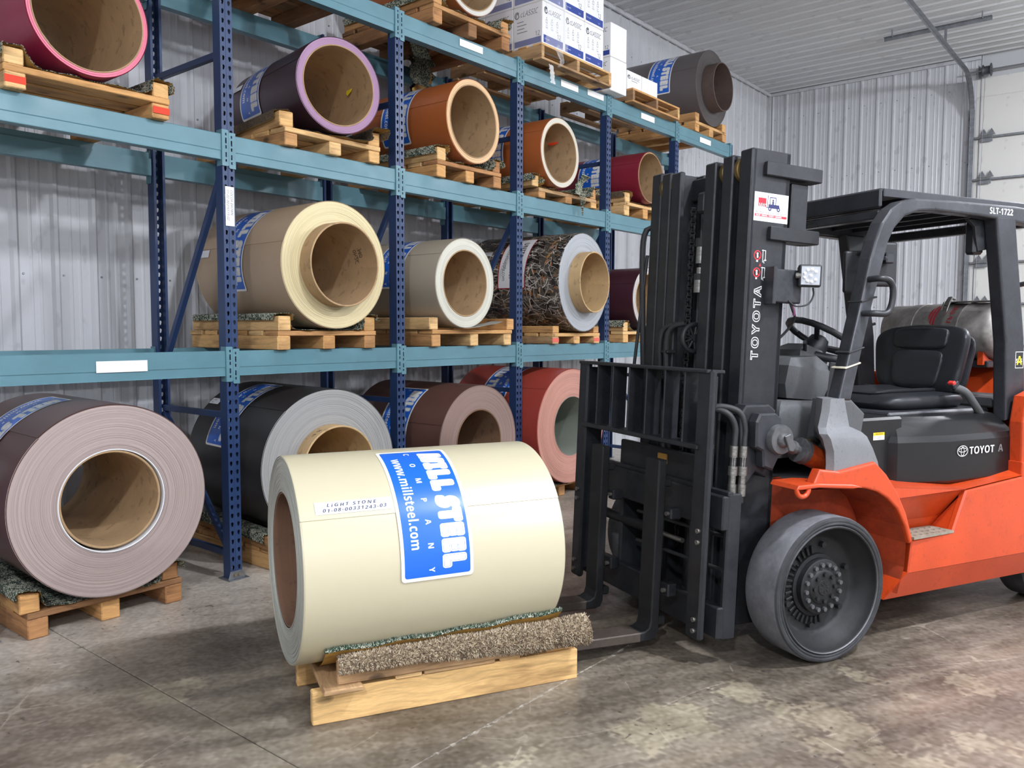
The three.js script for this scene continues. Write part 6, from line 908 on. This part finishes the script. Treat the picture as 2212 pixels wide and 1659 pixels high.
  put(part(A, 'warning_pictograms', new THREE.PlaneGeometry(0.085, 0.15), std({ transparent: true, roughness: 0.6, map: canvasTex(256, 450, (c, w, h) => { c.clearRect(0, 0, w, h); for (const y of [20, 250]) { c.strokeStyle = '#c8303a'; c.lineWidth = 14; c.beginPath(); c.arc(78, y + 80, 58, 0, 7); c.stroke(); c.beginPath(); c.moveTo(38, y + 40); c.lineTo(118, y + 120); c.stroke(); c.fillStyle = '#e8e8e8'; c.beginPath(); c.arc(78, y + 58, 14, 0, 7); c.fill(); c.fillRect(66, y + 72, 24, 44); c.fillRect(60, y + 146, 30, 24); c.strokeStyle = '#e8e8e8'; c.lineWidth = 10; c.beginPath(); c.moveTo(170, y); c.lineTo(170, y + 170); c.moveTo(150, y + 10); c.lineTo(215, y + 10); c.lineTo(215, y + 150); c.stroke(); c.beginPath(); c.arc(215, y + 160, 26, 2.2, 5.5); c.stroke(); } c.fillStyle = '#c8303a'; c.beginPath(); c.moveTo(110, 246); c.lineTo(130, 200); c.lineTo(150, 246); c.fill(); }) }), 'red and white warning pictograms'), 0.075, 1.755, pz);
}
// ---- tilt cylinder and its mounting on the mast
{
  const t = sub('tilt_cylinder');
  part(t, 'mount_plate', slab([[-0.33, 0.8], [-0.31, 0.77], [-0.25, 0.83], [-0.19, 0.8], [-0.15, 0.9], [-0.13, 1.0], [-0.14, 1.1], [-0.18, 1.13], [-0.31, 1.13], [-0.345, 1.09]], -0.3, -0.22, 0.01), K.mast);
  part(t, 'cover_plate', slab([[-0.255, 0.86], [-0.2, 0.84], [-0.165, 0.9], [-0.15, 0.98], [-0.155, 1.07], [-0.19, 1.095], [-0.28, 1.095], [-0.3, 1.06], [-0.3, 0.95], [-0.26, 0.93]], -0.222, -0.165, 0.008), K.black);
  part(t, 'pivot_boss', at(lathe([[0.001, 0.02], [0.022, 0.02], [0.03, 0.012], [0.034, -0.002], [0.062, -0.004], [0.066, -0.012], [0.066, -0.045], [0.001, -0.045]], 36), -0.18, 0.98, -0.13), K.rimEdge);
  part(t, 'pin_keeper', at(slab([[-0.02, 0.02], [0.012, 0.03], [0.045, -0.025], [0.03, -0.05], [0.008, -0.045]], 0, 0.012, 0.003), -0.18, 0.98, -0.11), K.rimEdge);
  part(t, 'piston_rod', merge([rod([-0.16, 0.97, -0.19], [0.0, 0.905, -0.19], 0.022, 18), rod([-0.14, 0.962, -0.19], [-0.06, 0.93, -0.19], 0.032, 18)]), K.rimEdge);
  part(t, 'gland', rod([-0.035, 0.922, -0.19], [0.0, 0.907, -0.19], 0.058, 24), K.rimEdge); part(t, 'cylinder_tube', rod([0.0, 0.907, -0.19], [0.17, 0.835, -0.19], 0.052, 28), phy({ color: 0xd2551f, map: T.grime, roughness: 0.45, clearcoat: 0.3 }), 'orange cylinder tube'); part(t, 'hydraulic_hose', tube([[0.02, 0.955, -0.19], [0.06, 0.965, -0.2], [0.12, 0.94, -0.22], [0.2, 0.9, -0.25]], 0.013, 20, 8), K.hose); part(t, 'hose_elbow', at(cbox(0.03, 0.035, 0.03, 0.004), 0.015, 0.95, -0.19), K.brass);
}
// ---- carriage, load backrest and forks
{
  const C = tilted('carriage');
  const zN = -0.17, zF = -1.34, mid = (zN + zF) / 2, W = zN - zF;
  for (const [y, h] of [[0.665, 0.15], [0.185, 0.14]]) put(part(C, 'fork_bar', cbox(0.05, h, W, 0.006), K.mast), -0.135, y, mid);
  for (const z of [zN - 0.012, zF + 0.012]) put(part(C, 'end_plate', cbox(0.075, 0.64, 0.026, 0.006), K.mast), -0.095, 0.43, z);
  for (const z of [-0.42, -1.0]) put(part(C, 'roller_bracket', cbox(0.16, 0.62, 0.03, 0.006), K.mast), -0.05, 0.45, z);
  put(part(C, 'cross_plate', cbox(0.03, 0.16, 0.7, 0.006), K.mast), -0.09, 0.8, CZ - 0.05); put(part(C, 'notch_strip', cbox(0.03, 0.02, W, 0.003), K.mast), -0.12, 0.748, mid);
  part(C, 'shift_cylinder', rod([-0.11, 0.47, -0.72], [-0.11, 0.47, -1.2], 0.026, 18), K.darkSteel); part(C, 'shift_rod', rod([-0.11, 0.47, -0.5], [-0.11, 0.47, -0.72], 0.012, 12), K.steel); put(part(C, 'wear_pad', cbox(0.03, 0.05, 0.07, 0.003), std({ color: 0xb98a3a, roughness: 0.7 })), -0.1, 0.83, CZ - 0.02);
  for (const y of [0.55, 0.4]) part(C, 'hydraulic_line', rod([-0.09, y, -0.2], [-0.09, y - 0.02, -0.9], 0.01, 8), K.hose);
  const B = tilted('load_backrest');
  for (const [z, w] of [[-0.262, 0.1], [-1.29, 0.09]]) { put(part(B, 'upright_column', cbox(0.035, 1.18, w, 0.01), K.mast), -0.205, 0.69, z); put(part(B, 'column_web', cbox(0.09, 1.1, 0.014, 0.004), K.mast), -0.16, 0.7, z + (z > -0.7 ? -w / 2 + 0.007 : w / 2 - 0.007)); }
  put(part(B, 'top_rail', cbox(0.1, 0.016, 1.09, 0.004), K.mast), -0.185, 1.272, -0.775); put(part(B, 'mid_rail', cbox(0.1, 0.022, 1.0, 0.004), K.mast), -0.185, 0.94, -0.775);
  for (let k = 0; k < 6; k++) { const z = -0.395 - k * 0.148; put(part(B, 'guard_slat', cbox(0.085, 0.33, 0.012, 0.003), K.mast), -0.185, 1.105, z); put(part(B, 'slat_flange', cbox(0.012, 0.33, 0.06, 0.003), K.mast), -0.145, 1.105, z - 0.028); }
  for (const z of [-0.245, -1.29]) for (const y of [0.58, 0.53, 0.19, 0.14]) put(part(B, 'column_bolt', cyl(0.011, 0.011, 0.014, 12).rotateZ(PI / 2), K.steel), -0.228, y, z);
  for (const [dz, dx] of [[0, 0], [0.012, -0.045]]) { part(B, 'carriage_hose', tube([[-0.16, 1.1 + dx * 0.3, -0.3 - dz], [-0.12 + dx * 0.3, 1.12 + dx * 0.3, -0.27 - dz], [-0.05 + dx, 1.1 + dx * 0.3, -0.23 - dz], [-0.02 + dx, 1.03, -0.22 - dz], [-0.02 + dx, 0.95, -0.22 - dz], [-0.025 + dx, 0.7, -0.22 - dz]], 0.014, 40, 8), K.hose); part(B, 'hose_coupling', merge([[0.9, 0.95, 0.018], [0.86, 0.9, 0.014], [0.82, 0.86, 0.021], [0.78, 0.82, 0.016], [0.73, 0.78, 0.019]].map(([u, v, r]) => rod([-0.022 + dx, u, -0.22 - dz], [-0.021 + dx, v, -0.22 - dz], r, 8))), K.steel); }
  for (const z0 of [-0.45, -0.93]) {
    const f = tilted('fork'), zc = z0 - 0.055;
    part(f, 'shank', slab([[-0.255, 0.86], [-0.3, 0.862], [-0.302, 0.12], [-0.31, 0.09], [-0.33, 0.078], [-0.36, 0.074], [-0.36, 0.032], [-0.3, 0.03], [-0.27, 0.04], [-0.257, 0.07]], z0 - 0.11, z0, 0.006), K.darkSteel);
    part(f, 'blade', slab([[-0.352, 0.075], [-1.1, 0.07], [-1.38, 0.045], [-1.385, 0.032], [-0.352, 0.031]], z0 - 0.11, z0, 0.005), K.forkSteel, 'worn brown steel fork blade');
    part(f, 'fork_hook', merge([at(cbox(0.05, 0.04, 0.09, 0.006), -0.24, 0.755, zc), at(cbox(0.05, 0.04, 0.09, 0.006), -0.24, 0.115, zc)]), K.darkSteel);
    part(f, 'fork_pin', merge([at(cbox(0.06, 0.05, 0.05, 0.006), -0.225, 0.62, z0 + 0.02), at(cbox(0.05, 0.06, 0.05, 0.006), -0.225, 0.27, z0 + 0.02)]), K.mast); for (const y of [0.62, 0.27]) put(part(f, 'pin_bolt', cyl(0.01, 0.01, 0.016, 12).rotateZ(PI / 2), K.steel), -0.26, y, z0 + 0.022);
  }
}
renderer.render(scene, camera);
